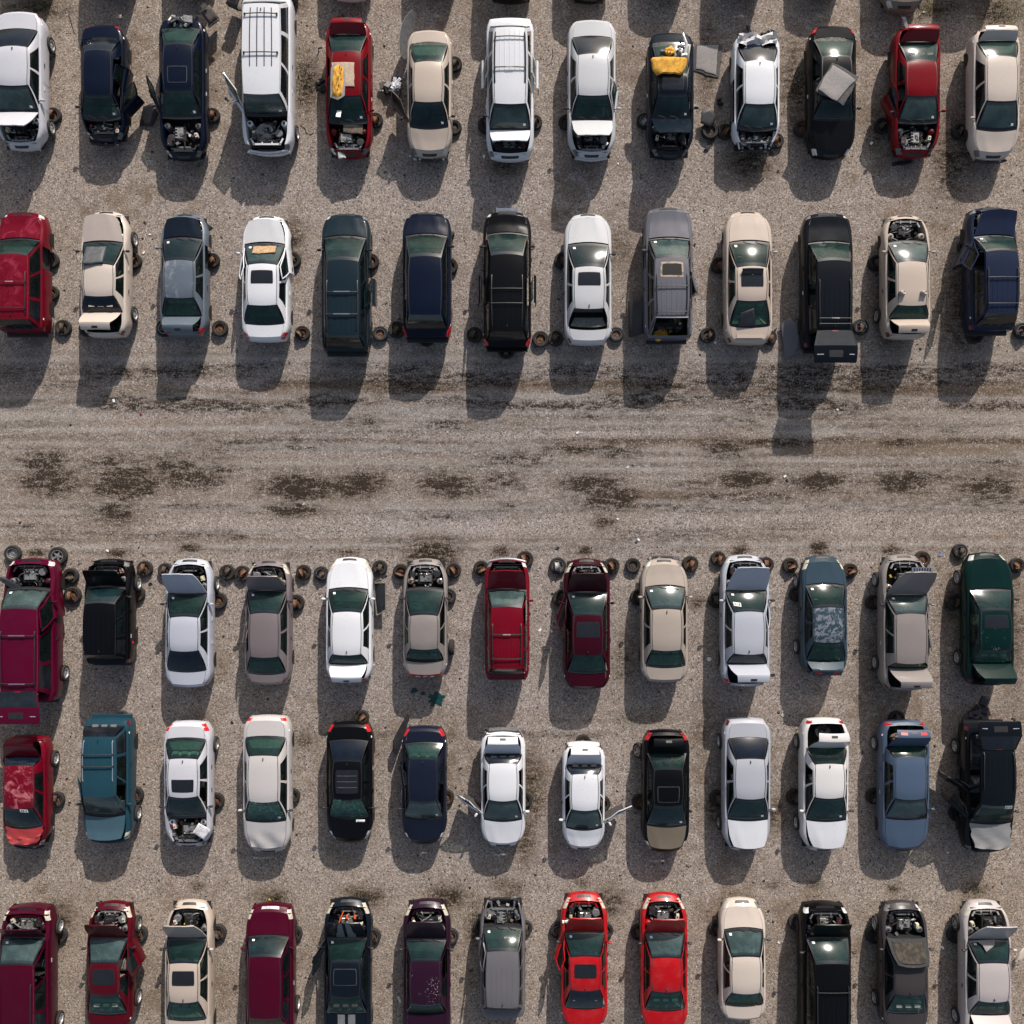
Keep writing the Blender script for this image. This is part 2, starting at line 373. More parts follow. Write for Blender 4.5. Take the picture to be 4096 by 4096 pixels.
    base=mixc(nt,mth(nt,'MULTIPLY',ramp(nt,mid,.40,.72),.45),base,(.190,.155,.125))
    # stones: every cell its own grey, some pale chips and dark chips
    st=mth(nt,'MULTIPLY_ADD',vs.outputs[0],.85,.58); base=mixc(nt,.85,base,mixc(nt,1.0,base,st,'MULTIPLY'))
    st2=mth(nt,'MULTIPLY_ADD',vs2.outputs[1],.9,.56); base=mixc(nt,.85,base,mixc(nt,1.0,base,st2,'MULTIPLY'))
    base=mixc(nt,mth(nt,'MULTIPLY',ramp(nt,fine,.35,.72),.35),base,(.13,.115,.10))
    base=mixc(nt,mth(nt,'GREATER_THAN',vs.outputs[1],.965),base,(.46,.44,.41))
    base=mixc(nt,mth(nt,'MULTIPLY',mth(nt,'LESS_THAN',vs.outputs[2],.05),.75),base,(.05,.045,.04))
    base=mixc(nt,mth(nt,'MULTIPLY',mth(nt,'GREATER_THAN',vs2.outputs[2],.95),.5),base,(.24,.12,.07))
    # pale compacted dust, brown mud, dark oily soil; gravel chips poke through
    poke=mth(nt,'MULTIPLY',ramp(nt,vs.outputs[2],.62,.80),.62)
    sc=nt.nodes.new('ShaderNodeVectorMath'); sc.operation='MULTIPLY'; nt.links.new(P,sc.inputs[0]); sc.inputs[1].default_value=(.38,1.25,1)
    rag=noise(nt,5,6,.72,sc.outputs[0],.3)
    base=mixc(nt,mth(nt,'MULTIPLY',so[2],.5),base,(.36,.345,.325))
    fb=mth(nt,'MULTIPLY',so[1],mth(nt,'SUBTRACT',1.0,poke)); fb=mth(nt,'MULTIPLY',fb,mth(nt,'MULTIPLY_ADD',rag,2.2,.15)); fb=mth(nt,'MINIMUM',fb,.85); base=mixc(nt,fb,base,(.135,.092,.058))
    fd=mth(nt,'MULTIPLY',so[0],mth(nt,'SUBTRACT',1.05,poke)); fd=mth(nt,'MULTIPLY',fd,mth(nt,'MULTIPLY_ADD',ramp(nt,rag,.34,.66),1.9,.25)); fd=mth(nt,'MINIMUM',mth(nt,'MULTIPLY',fd,1.35),.95); base=mixc(nt,fd,base,(.022,.014,.008))
    base=mixc(nt,mth(nt,'MULTIPLY',ca[0],mth(nt,'MULTIPLY',ramp(nt,fine,.4,.6),.8)),base,(.05,.055,.012))
    nt.links.new(base,b.inputs['Base Color']); b.inputs['Roughness'].default_value=.9; b.inputs['Specular IOR Level'].default_value=.25
    bp=nt.nodes.new('ShaderNodeBump'); bp.inputs['Strength'].default_value=.55; bp.inputs['Distance'].default_value=.03
    hh=mth(nt,'ADD',mth(nt,'MULTIPLY',vs.outputs[0],.6),mth(nt,'MULTIPLY',fine,.9)); nt.links.new(hh,bp.inputs['Height']); nt.links.new(bp.outputs[0],b.inputs['Normal'])
    me.materials.append(m)
    o=link('ground',me); o['kind']='structure'
ground()

# ------------------------------------------------------------ shared prototypes
def torus_prof(R, w, r):   # tyre cross-section around the axis
    ri=R*.64
    return [(ri,-w/2*.8),(ri+.03,-w/2),(R-.035,-w/2),(R-.01,-w/2*.8),(R,-w/2*.5),(R,w/2*.5),(R-.01,w/2*.8),(R-.035,w/2),(ri+.03,w/2),(ri,w/2*.8),(ri,-w/2*.8)]
def tyre_mesh(R=.315,w=.20):
    b=MB(); b.lathe((0,0,0),torus_prof(R,w,0),TYRE,28); return b.mesh('tyre')
def steel_rim_mesh(mat, R=.315, w=.18, ring=None):
    b=MB(); ri=R*.645
    b.lathe((0,0,0),[(ri,w/2),(ri-.012,w/2),(ri-.02,w/2-.03),(ri-.02,-w/2+.02),(ri,-w/2)],ring or mat,24)
    b.lathe((0,0,0),[(ri-.02,-.01),(ri-.055,.015),(ri-.09,.0),(.075,.012),(.03,.02),(.0,.02)],mat,24)
    for k in range(10):
        a=2*math.pi*k/10; r=ri-.068
        b.lathe((r*math.cos(a),r*math.sin(a),.013),[(.0,.004),(.017,.004)],DARK,8)
    return b.mesh('wheel_rim')
def alloy_mesh(R=.315,w=.19,mat=None):
    b=MB(); ri=R*.645; mat=mat or ALU
    b.lathe((0,0,0),[(ri,w/2),(ri-.02,w/2),(ri-.03,w/2-.05),(ri-.03,-w/2)],mat,24)
    b.lathe((0,0,w/2-.09),[(ri-.03,0),(0,0)],DARK,20)
    b.lathe((0,0,w/2-.03),[(.07,-.03),(.065,.0),(.03,.01),(0,.01)],mat,16)
    for k in range(5):
        a=2*math.pi*k/5; M=Matrix.Rotation(a,3,'Z')
        p=[(.05,-.035),(ri-.01,-.022),(ri-.01,.022),(.05,.035)]
        q=[M@Vector((x,y,0)) for x,y in p]; b.poly([(v.x,v.y) for v in q],w/2-.075,w/2-.035,mat)
    return b.mesh('wheel_rim')
TY=tyre_mesh(); RIMS=[steel_rim_mesh(RUST),steel_rim_mesh(STEEL),steel_rim_mesh(RUST2),steel_rim_mesh(RUST,ring=CHROME)]
ALLOY=alloy_mesh(); CAPS=alloy_mesh(mat=SILV)
def halfrim_mesh(mat):
    b=MB(); M=Matrix.Rotation(math.pi/2,3,'X'); r=.19; w=.165
    pr=[(r,w/2),(r-.02,w/2-.015),(r-.035,w/2-.05),(r-.045,0),(r-.03,-w/2+.045),(r-.02,-w/2+.015),(r,-w/2)]
    b.lathe((0,0,.23),pr,mat,18,M,0,math.pi)        # upper half of a bare rim standing on the flat wheel
    b.lathe((0,0,.23),[(r-.05,.02),(.05,.035)],mat,18,M,0,math.pi)
    b.lathe((0,0,.23),[(r-.05,.014),(.05,.029)],mat,18,M,0,math.pi)
    return b.mesh('welded_rim')
HALF=[halfrim_mesh(RUST),halfrim_mesh(LGREY),halfrim_mesh(RUST2),halfrim_mesh(RUST2)]
def seat_mesh(mat):
    b=MB()
    def cushion(cx,cy,cz,w,l,h,rx=0.0):
        M=Matrix.Rotation(rx,3,'X'); rows=[]
        for i in range(7):
            v=-1+2*i/6; row=[]
            for j in range(9):
                u=-1+2*j/8
                k=(1-abs(u)**4)*(1-abs(v)**4); side=.35*abs(u)**2
                p=M@Vector((u*w/2, v*l/2, h*(.25+.75*k**.35)*(1+.25*side)-.02*(1-u*u)*(1-v*v)))
                row.append((cx+p.x,cy+p.y,cz+p.z))
            rows.append(row)
        b.grid(rows,mat)
        b.box((cx,cy,cz),(w*.92,l*.92,h*.3),mat,M)
    cushion(0,.0,.18,.50,.50,.14)
    cushion(0,-.32,.50,.48,.58,.13,math.radians(75))
    b.box((0,-.42,.86),(.24,.08,.15),mat,Matrix.Rotation(math.radians(-12),3,'X'),.85)
    return b.mesh('front_seat',True,60)
SEATM={'g':seat_mesh(FABG),'t':seat_mesh(FABT),'k':seat_mesh(FABK),'b':seat_mesh(SEATB)}
def bench_mesh(mat):
    b=MB(); b.box((0,0,.22),(1.20,.48,.16),mat,None,.94); b.box((0,-.30,.52),(1.18,.14,.56),mat,Matrix.Rotation(math.radians(-16),3,'X'),.9)
    for x in(-.35,0,.35): b.box((x,-.38,.84),(.22,.08,.12),mat)
    return b.mesh('rear_seat')
BENCH={k:bench_mesh(m) for k,m in (('g',FABG),('t',FABT),('k',FABK))}
def wheel_ring():
    b=MB(); rows=[]
    for i in range(17):
        a=2*math.pi*i/16
        rows.append([((.18+.016*math.cos(t))*math.cos(a),(.18+.016*math.cos(t))*math.sin(a),.016*math.sin(t)) for t in [2*math.pi*k/6 for k in range(7)]])
    b.grid(rows,BLK); b.box((0,0,-.01),(.12,.10,.04),BLK); b.box((0,0,0),(.34,.03,.015),BLK)
    return b.mesh('steering_wheel')
STEER=wheel_ring()
def mirror_mesh(mat):
    b=MB(); b.tube([(0,0,0),(.05,-.01,.02),(.09,-.02,.03)],.018,BLK,5)
    rows=[]
    for i in range(7):
        t=-1+2*i/6; r=math.sqrt(max(0,1-abs(t)**3))
        rows.append([(.16+t*.085,-.03+.045*r*math.cos(a),.05+.062*r*math.sin(a)) for a in [2*math.pi*k/10 for k in range(11)]])
    b.grid(rows,mat); return b.mesh('side_mirror')
_mir={}
def mirror(mat):
    if mat not in _mir: _mir[mat]=mirror_mesh(mat)
    return _mir[mat]

CARS = [
 {'x': -19.171, 'y': 16.828, 'd': -1, 'yf': 2.631, 'yc': 1.201, 'yrf': 0.409, 'yrr': -1.02, 'yd': -1.835, 'yr': -2.631, 'W': 1.85, 'kind': 'sedan', 'col': 'silverwhite', 'label': 'silvery white sedan in the top left corner, hood bent up over its engine', 'hood': (51, -0.0), 'wh': [(-1, 'f'), (-1, 'r')], 'stick': 1, 'mir': 'r', 'white2': 1, 'grillbar': 1},
 {'x': -15.923, 'y': 16.714, 'd': -1, 'yf': 2.22, 'yc': 1.382, 'yrf': 0.653, 'yrr': -0.977, 'yd': -1.587, 'yr': -2.22, 'W': 1.72, 'kind': 'sedan', 'col': 'navy', 'label': 'small navy sedan with no hood, pale rear window and right doors hanging open', 'hood': 'off', 'doors': [(-1, 'f', 42), (-1, 'r', 10)], 'nose': 'bare', 'stick': 1, 'mir': 'l', 'rearpale': 1, 'tail': 'thin'},
 {'x': -12.835, 'y': 16.519, 'd': -1, 'yf': 2.712, 'yc': 1.096, 'yrf': 0.257, 'yrr': -1.396, 'yd': -2.212, 'yr': -2.712, 'W': 1.8, 'kind': 'sedan', 'col': 'navy', 'label': 'long navy sedan with outlined sunroof, grey trim pieces heaped on its trunk', 'hood': 'off', 'doors': [(1, 'f', 26)], 'sr': (-0.555, 0.002, 0.36, 'line'), 'stick': 1, 'mir': '', 'antenna': 1},
 {'x': -9.507, 'y': 17.04, 'd': -1, 'yf': 3.047, 'yc': 1.6, 'yrf': 1.17, 'yrr': -2.211, 'yd': -2.701, 'yr': -3.047, 'W': 1.95, 'kind': 'bigvan', 'col': 'white', 'label': 'white van with four long black roof strips, its hood missing', 'hood': 'off', 'doors': [(1, 'f', 34)], 'strips': 1, 'bars': [-1.792, -0.323], 'stick': 1, 'mir': '', 'chromebump': 1, 'wh': [(-1, 'f')]},
 {'x': -6.37, 'y': 16.49, 'd': -1, 'yf': 2.609, 'yc': 1.283, 'yrf': 0.458, 'yrr': -1.152, 'yd': -1.99, 'yr': -2.609, 'W': 1.78, 'kind': 'sedan', 'col': 'red', 'label': 'red sedan carrying a beige mat and yellow foam pad on its roof', 'hood': 'off', 'stick': 1, 'mir': 'r', 'antenna': 1, 'trunk': (50, -0.0)},
 {'x': -3.218, 'y': 16.308, 'd': -1, 'yf': 2.428, 'yc': 1.322, 'yrf': 0.523, 'yrr': -0.951, 'yd': -1.84, 'yr': -2.428, 'W': 1.75, 'kind': 'sedan', 'col': 'gold', 'label': 'pale gold sedan with a closed hood beside a tall standing fender, top row', 'doors': [(1, 'f', 40)], 'stick': 1, 'mir': 'lr', 'nose': 'bare', 'blackglass': 0, 'doorcol': 'brown'},
 {'x': -0.076, 'y': 16.458, 'd': -1, 'yf': 2.695, 'yc': 1.566, 'yrf': 0.869, 'yrr': -1.996, 'yd': -2.372, 'yr': -2.695, 'W': 1.86, 'kind': 'van', 'col': 'white', 'label': 'white minivan with both rear side doors slid outward and roof rails, top row', 'hood': (53, 0), 'slide': 'lr', 'rails': 1, 'bars': [-1.602, -0.436], 'stick': 1, 'mir': 'l', 'ribs': 1, 'frontdoorframe': 1},
 {'x': 3.111, 'y': 16.488, 'd': -1, 'yf': 2.649, 'yc': 1.183, 'yrf': 0.452, 'yrr': -1.061, 'yd': -1.891, 'yr': -2.649, 'W': 1.88, 'kind': 'sedan', 'col': 'silver', 'label': 'bright silver sedan with its hood propped up and right front door ajar, top row', 'hood': (49, 0), 'doors': [(-1, 'f', 7)], 'mir': 'l', 'antenna': 1, 'chromebump': 2},
 {'x': 6.192, 'y': 16.26, 'd': -1, 'yf': 2.395, 'yc': 0.884, 'yrf': 0.13, 'yrr': -0.641, 'yd': -1.918, 'yr': -2.395, 'W': 1.8, 'kind': 'coupe', 'col': 'darkslate', 'label': 'dark blue coupe with yellow foam and white scraps behind its sunroof, top row', 'hood': (52, -0.0), 'sr': (-0.503, -0.006, 0.4, 'dark'), 'stick': 1, 'mir': 'r'},
 {'x': 9.514, 'y': 16.391, 'd': -1, 'yf': 2.25, 'yc': 1.458, 'yrf': 0.684, 'yrr': -0.903, 'yd': -1.658, 'yr': -2.25, 'W': 1.82, 'kind': 'sedan', 'col': 'white', 'label': 'stripped white sedan with torn front end, crushed trunk and no left side doors, top row', 'hood': 'off', 'nose': 'off', 'nodoors': 'l', 'stick': 1, 'mir': '', 'antenna': 1, 'trunk': 'crush'},
 {'x': 12.472, 'y': 16.379, 'd': -1, 'yf': 2.521, 'yc': 1.064, 'yrf': 0.532, 'yrr': -1.074, 'yd': -1.93, 'yr': -2.521, 'W': 1.84, 'kind': 'sedan', 'col': 'black', 'label': 'black sedan with a grey felt mat lying askew on its roof, top row', 'mir': 'r', 'tail': 'red', 'antenna': 1, 'stick': 0},
 {'x': 15.781, 'y': 16.391, 'd': -1, 'yf': 2.484, 'yc': 1.152, 'yrf': 0.332, 'yrr': -0.942, 'yd': -1.821, 'yr': -2.484, 'W': 1.82, 'kind': 'coupe', 'col': 'red', 'label': 'red two-door car with trunk lid standing up, left door open, top row', 'hood': 'off', 'doors': [(1, 'f', 24)], 'stick': 1, 'mir': 'r', 'trunk': (52, -0.12)},
 {'x': 18.818, 'y': 16.305, 'd': -1, 'yf': 2.496, 'yc': 1.403, 'yrf': 0.482, 'yrr': -1.148, 'yd': -1.931, 'yr': -2.496, 'W': 1.86, 'kind': 'sedan', 'col': 'champagne', 'label': 'pale champagne sedan in the top right corner with its trunk lid raised', 'stick': 1, 'mir': 'l', 'nose': 'bare', 'trunk': (50, -0.1)},
 {'x': -19.045, 'y': 9.337, 'd': 1, 'yf': 2.346, 'yc': 1.124, 'yrf': 0.419, 'yrr': -1.978, 'yd': -2.246, 'yr': -2.346, 'W': 1.84, 'kind': 'suv', 'col': 'redrose', 'label': 'crimson off-roader with roof bars at the left edge of the second row', 'rails': 1, 'bars': [-0.606, -1.577], 'ribs': 1, 'nodoors': 'rf', 'mir': '', 'peel': 1},
 {'x': -15.868, 'y': 9.303, 'd': 1, 'yf': 2.474, 'yc': 1.086, 'yrf': 0.16, 'yrr': -0.981, 'yd': -1.555, 'yr': -2.474, 'W': 1.82, 'kind': 'sedan', 'col': 'champagne', 'label': 'champagne sedan with a grey door trim panel lying on its windshield', 'trunk': (52, -0.1), 'mir': 'lr', 'wh': [(1, 'f'), (1, 'r')], 'hoodcol': 'taupelight', 'hood': (7, -0.12)},
 {'x': -12.785, 'y': 9.267, 'd': 1, 'yf': 2.416, 'yc': 1.283, 'yrf': 0.355, 'yrr': -1.014, 'yd': -1.681, 'yr': -2.416, 'W': 1.8, 'kind': 'sedan', 'col': 'bluegrey', 'label': 'blue-grey sedan with blotchy faded roof and stickers on its half-open trunk lid', 'trunk': (49, -0.08), 'nodoors': 'rf', 'mir': 'l', 'stick': 1, 'hoodcol': 'darkslate', 'peel': 2, 'tail': 'red', 'hood': (5, -0.08)},
 {'x': -9.594, 'y': 9.134, 'd': 1, 'yf': 2.472, 'yc': 1.203, 'yrf': 0.348, 'yrr': -1.16, 'yd': -1.83, 'yr': -2.472, 'W': 1.84, 'kind': 'sedan', 'col': 'white', 'label': 'white sedan with cardboard over its windshield and a dark sunroof', 'sr': (0.107, -0.365, 0.42, 'dark'), 'doors': [(-1, 'f', 9), (1, 'f', 7)], 'stick': 1, 'mir': 'lr', 'tail': 'red', 'hoodcol': 'silver', 'hood': (4, -0.07)},
 {'x': -6.462, 'y': 8.94, 'd': 1, 'yf': 2.716, 'yc': 1.642, 'yrf': 0.611, 'yrr': -2.212, 'yd': -2.616, 'yr': -2.716, 'W': 1.88, 'kind': 'van', 'col': 'slate', 'label': 'slate green minivan with silver crossbars and its right rear door slid out', 'rails': 1, 'bars': [-0.578, -1.422], 'ribs': 1, 'slide': 'r', 'mir': 'lr', 'barcol': 'chrome'},
 {'x': -3.314, 'y': 9.239, 'd': 1, 'yf': 2.467, 'yc': 1.417, 'yrf': 0.457, 'yrr': -1.714, 'yd': -2.174, 'yr': -2.467, 'W': 1.9, 'kind': 'van', 'col': 'navy', 'label': 'navy minivan with red lamps wrapping its rear corners, second row', 'mir': 'r', 'tail': 'wrap', 'hood': 'closed'},
 {'x': -0.19, 'y': 9.055, 'd': 1, 'yf': 2.65, 'yc': 1.633, 'yrf': 0.697, 'yrr': -2.175, 'yd': -2.46, 'yr': -2.65, 'W': 1.88, 'kind': 'suv', 'col': 'black', 'label': 'black off-roader with a chrome grille sticking out ahead of its hood, second row', 'rails': 1, 'bars': [-0.58, -1.131], 'ribs': 1, 'slide': 'lr', 'mir': 'lr', 'grille': 1, 'tail': 'red'},
 {'x': 2.964, 'y': 9.11, 'd': 1, 'yf': 2.571, 'yc': 1.215, 'yrf': 0.264, 'yrr': -1.268, 'yd': -1.988, 'yr': -2.571, 'W': 1.85, 'kind': 'sedan', 'col': 'silver', 'label': 'silver sedan with a dark sunroof and no rear window, second row', 'sr': (0.054, -0.417, 0.43, 'dark'), 'norear': 1, 'stick': 1, 'mir': 'r', 'antenna': 1},
 {'x': 6.08, 'y': 9.284, 'd': 1, 'yf': 2.572, 'yc': 1.208, 'yrf': 0.348, 'yrr': -1.868, 'yd': -2.472, 'yr': -2.572, 'W': 1.86, 'kind': 'suv', 'col': 'greymet', 'label': 'grey off-roader with rust-edged sunroof hole and its tailgate missing', 'rails': 1, 'bars': [-0.705, -1.672], 'ribs': 1, 'sr': (0.123, -0.296, 0.38, 'hole'), 'trunk': 'off', 'doors': [(1, 'r', 14)], 'nodoors': 'lr', 'stick': 1, 'mir': 'l'},
 {'x': 9.214, 'y': 9.167, 'd': 1, 'yf': 2.614, 'yc': 1.244, 'yrf': 0.218, 'yrr': -1.022, 'yd': -1.962, 'yr': -2.614, 'W': 1.84, 'kind': 'sedan', 'col': 'gold', 'label': 'gold sedan with tilted sunroof glass and a rear wing, second row', 'sr': (0.04, -0.519, 0.42, 'tilt'), 'stick': 1, 'mir': 'r', 'spoiler': 1, 'tail': 'dark'},
 {'x': 12.266, 'y': 8.998, 'd': 1, 'yf': 2.646, 'yc': 1.35, 'yrf': 0.526, 'yrr': -2.109, 'yd': -2.208, 'yr': -2.646, 'W': 1.9, 'kind': 'suv', 'col': 'black2', 'label': 'black off-roader with its tailgate lifted high behind it, second row', 'rails': 1, 'bars': [-1.641, -1.845], 'ribs': 1, 'trunk': (1345, 0), 'mir': '', 'stick': 0},
 {'x': 15.369, 'y': 9.206, 'd': 1, 'yf': 2.437, 'yc': 1.184, 'yrf': 0.362, 'yrr': -1.244, 'yd': -1.71, 'yr': -2.437, 'W': 1.8, 'kind': 'sedan', 'col': 'gold', 'label': 'beige sedan without a hood, two loose headrests on its roof', 'hood': 'off', 'trunk': (56, 0.08), 'stick': 1, 'mir': 'lr', 'wh': [(-1, 'r')]},
 {'x': 18.646, 'y': 9.451, 'd': 1, 'yf': 2.413, 'yc': 1.137, 'yrf': 0.452, 'yrr': -1.898, 'yd': -2.276, 'yr': -2.413, 'W': 1.82, 'kind': 'suv', 'col': 'navyfade', 'label': 'navy off-roader at the right edge, left door open, second row', 'rails': 1, 'bars': [-0.543, -1.525], 'ribs': 1, 'doors': [(-1, 'f', 24)], 'stick': 1, 'mir': '', 'tail': 'dark', 'hood': (14, 0.22)},
 {'x': -18.696, 'y': -4.583, 'd': 1, 'yf': 2.773, 'yc': 1.534, 'yrf': 0.87, 'yrr': -2.209, 'yd': -2.492, 'yr': -2.773, 'W': 2.0, 'kind': 'bigvan', 'col': 'magenta', 'label': 'big magenta off-roader with its tailgate raised over the gravel, third row', 'rails': 1, 'bars': [-0.09, -1.898], 'hood': 'off', 'trunk': (1525, 0), 'doors': [(1, 'f', 6)], 'stick': 1, 'mir': '', 'wh': [(1, 'r')], 'barcol': 'chrome'},
 {'x': -15.691, 'y': -3.869, 'd': 1, 'yf': 2.035, 'yc': 0.891, 'yrf': 0.354, 'yrr': -1.557, 'yd': -1.842, 'yr': -2.035, 'W': 1.76, 'kind': 'suv', 'col': 'black', 'label': 'short black off-roader with its hood up beside a rusty wheel stand, third row', 'hood': (47, -0.12), 'mir': 'r', 'wh': [(1, 'f')], 'ribs': 1},
 {'x': -12.597, 'y': -4.327, 'd': 1, 'yf': 2.493, 'yc': 1.071, 'yrf': 0.254, 'yrr': -0.985, 'yd': -1.817, 'yr': -2.493, 'W': 1.78, 'kind': 'sedan', 'col': 'lilac', 'label': 'silver lilac sedan whose hood is raised and twisted to the left', 'hood': (53, -0.16), 'stick': 1, 'mir': 'lr', 'wh': [(1, 'f')]},
 {'x': -9.512, 'y': -4.303, 'd': 1, 'yf': 2.419, 'yc': 1.168, 'yrf': 0.372, 'yrr': -1.247, 'yd': -1.938, 'yr': -2.419, 'W': 1.77, 'kind': 'sedan', 'col': 'taupe', 'label': 'purplish taupe sedan with a dark propped hood, third row', 'hood': (62, -0.02), 'doors': [(-1, 'r', 9)], 'mir': 'lr', 'stick': 1, 'hl': 1},
 {'x': -6.346, 'y': -4.198, 'd': 1, 'yf': 2.412, 'yc': 1.135, 'yrf': 0.315, 'yrr': -1.257, 'yd': -1.681, 'yr': -2.412, 'W': 1.8, 'kind': 'sedan', 'col': 'white', 'label': 'white sedan next to a loose windowed door, its trunk lid popped, third row', 'trunk': (40, -0.05), 'stick': 1, 'mir': 'lr', 'hl': 1, 'tail': 'thin'},
 {'x': -3.381, 'y': -4.132, 'd': 1, 'yf': 2.298, 'yc': 1.069, 'yrf': 0.13, 'yrr': -1.108, 'yd': -1.626, 'yr': -2.298, 'W': 1.73, 'kind': 'sedan', 'col': 'taupe2', 'label': 'taupe sedan with engine exposed and a full-width red rear lamp', 'hood': 'off', 'mir': 'lr', 'tail': 'full', 'antenna': 0},
 {'x': -0.198, 'y': -4.164, 'd': 1, 'yf': 2.305, 'yc': 1.09, 'yrf': 0.507, 'yrr': -1.781, 'yd': -2.147, 'yr': -2.305, 'W': 1.76, 'kind': 'suv', 'col': 'crimson', 'label': 'crimson off-roader with a roof rack in the middle of the third row', 'hood': (43, 0), 'rails': 1, 'bars': [-0.48, -1.399], 'ribs': 1, 'mir': 'r', 'chromebump': 1},
 {'x': 2.917, 'y': -4.359, 'd': 1, 'yf': 2.524, 'yc': 1.151, 'yrf': 0.357, 'yrr': -1.096, 'yd': -1.858, 'yr': -2.524, 'W': 1.82, 'kind': 'sedan', 'col': 'maroon', 'label': 'maroon sedan with sunroof and its left front door ajar, third row', 'hood': (52, 0.0), 'sr': (0.108, -0.435, 0.43, 'dark'), 'doors': [(-1, 'f', 20)], 'stick': 1, 'mir': 'lr', 'hl': 1},
 {'x': 5.943, 'y': -4.23, 'd': 1, 'yf': 2.395, 'yc': 1.263, 'yrf': 0.452, 'yrr': -1.058, 'yd': -1.746, 'yr': -2.395, 'W': 1.83, 'kind': 'sedan', 'col': 'champtaupe', 'label': 'champagne taupe sedan with front bumper gone and hood shut, third row', 'stick': 1, 'mir': 'lr', 'nose': 'bare', 'antenna': 2},
 {'x': 9.099, 'y': -4.237, 'd': 1, 'yf': 2.549, 'yc': 1.102, 'yrf': 0.363, 'yrr': -1.194, 'yd': -1.642, 'yr': -2.549, 'W': 1.86, 'kind': 'sedan', 'col': 'silverlilac', 'label': 'silver sedan with hood raised to the right and its trunk lid lifted, third row', 'hood': (44, 0.12), 'trunk': (66, 0.14), 'doors': [(1, 'f', 4)], 'label2': 1, 'stick': 1, 'mir': 'lr', 'tail': 'red', 'antenna': 1},
 {'x': 12.159, 'y': -4.015, 'd': 1, 'yf': 2.303, 'yc': 1.121, 'yrf': 0.299, 'yrr': -0.963, 'yd': -1.768, 'yr': -2.303, 'W': 1.77, 'kind': 'sedan', 'col': 'slateblue', 'label': 'slate blue sedan with peeling grey patches over its roof', 'peel': 3, 'trunk': (45, 0.04), 'stick': 1, 'mir': '', 'hl': 2, 'wh': [(-1, 'f'), (-1, 'r')]},
 {'x': 15.324, 'y': -4.31, 'd': 1, 'yf': 2.632, 'yc': 1.006, 'yrf': 0.355, 'yrr': -1.479, 'yd': -1.714, 'yr': -2.632, 'W': 1.86, 'kind': 'sedan', 'col': 'taupe2', 'label': 'taupe luxury sedan with a grille on its upturned hood and trunk lid ajar', 'hood': (52, 0.16), 'trunk': (56, 0.16), 'doors': [(1, 'r', 10)], 'stick': 1, 'mir': 'lr', 'wh': [(-1, 'f'), (-1, 'r')], 'hoodgrille': 1},
 {'x': 18.585, 'y': -4.169, 'd': 1, 'yf': 2.578, 'yc': 1.081, 'yrf': 0.333, 'yrr': -1.096, 'yd': -1.687, 'yr': -2.578, 'W': 1.88, 'kind': 'sedan', 'col': 'green', 'label': 'dark green sedan with a sunroof at the right end of the third row', 'sr': (0.17, -0.273, 0.45, 'dark'), 'stick': 1, 'mir': 'r', 'wh': [(-1, 'f'), (-1, 'r')], 'tail': 'dark', 'chips': 1, 'trunk': (50, 0.15)},
 {'x': -18.948, 'y': -10.948, 'd': -1, 'yf': 2.184, 'yc': 1.21, 'yrf': 0.392, 'yrr': -1.171, 'yd': -1.442, 'yr': -2.184, 'W': 1.72, 'kind': 'sedan', 'col': 'redrose', 'label': 'crashed red sedan with crumpled hood at the left edge of the fourth row', 'trunk': (35, 0.1), 'peel': 4, 'label3': 1, 'mir': '', 'wh': [(-1, 'r')], 'crumple': 1, 'hoodcol': 'coral', 'nose': 'bare', 'hood': (9, 0.12)},
 {'x': -15.726, 'y': -10.48, 'd': -1, 'yf': 2.423, 'yc': 1.156, 'yrf': 0.331, 'yrr': -1.924, 'yd': -2.227, 'yr': -2.423, 'W': 1.84, 'kind': 'suv', 'col': 'teal', 'label': 'teal off-roader with pale roof rails, fourth row', 'rails': 1, 'bars': [-1.269, -0.827], 'ribs': 1, 'doors': [(1, 'f', 5)], 'mir': 'r', 'wh': [(-1, 'f')], 'railcol': 'chrome', 'hoodcol': 'tealpale', 'antenna': 1, 'hl': 1, 'hood': (3, 0.07)},
 {'x': -12.634, 'y': -10.663, 'd': -1, 'yf': 2.469, 'yc': 1.066, 'yrf': 0.253, 'yrr': -1.154, 'yd': -1.857, 'yr': -2.469, 'W': 1.82, 'kind': 'sedan', 'col': 'silverwhite', 'label': 'silver-white sedan with no hood and red rear corner lamps, fourth row', 'hood': 'off', 'sr': (-0.39, 0.057, 0.42, 'dark'), 'mir': 'lr', 'wh': [(-1, 'r')], 'tail': 'red'},
 {'x': -9.551, 'y': -10.655, 'd': -1, 'yf': 2.687, 'yc': 1.246, 'yrf': 0.444, 'yrr': -1.258, 'yd': -1.912, 'yr': -2.687, 'W': 1.85, 'kind': 'sedan', 'col': 'pearl', 'label': 'pearl white sedan with a dented hood and cracked windshield, fourth row', 'cracked': 1, 'crumple': 2, 'mir': 'lr', 'antenna': 1, 'stick': 1, 'tail': 'thin', 'hl': 1},
 {'x': -6.329, 'y': -10.58, 'd': -1, 'yf': 2.363, 'yc': 1.198, 'yrf': 0.423, 'yrr': -0.963, 'yd': -1.713, 'yr': -2.363, 'W': 1.8, 'kind': 'sedan', 'col': 'black', 'label': 'black sedan with a segmented roof hatch and shattered windshield, fourth row', 'cracked': 1, 'sr': (-0.68, 0.195, 0.44, 'pano'), 'mir': 'lr', 'tail': 'red', 'label4': 1, 'hl': 3},
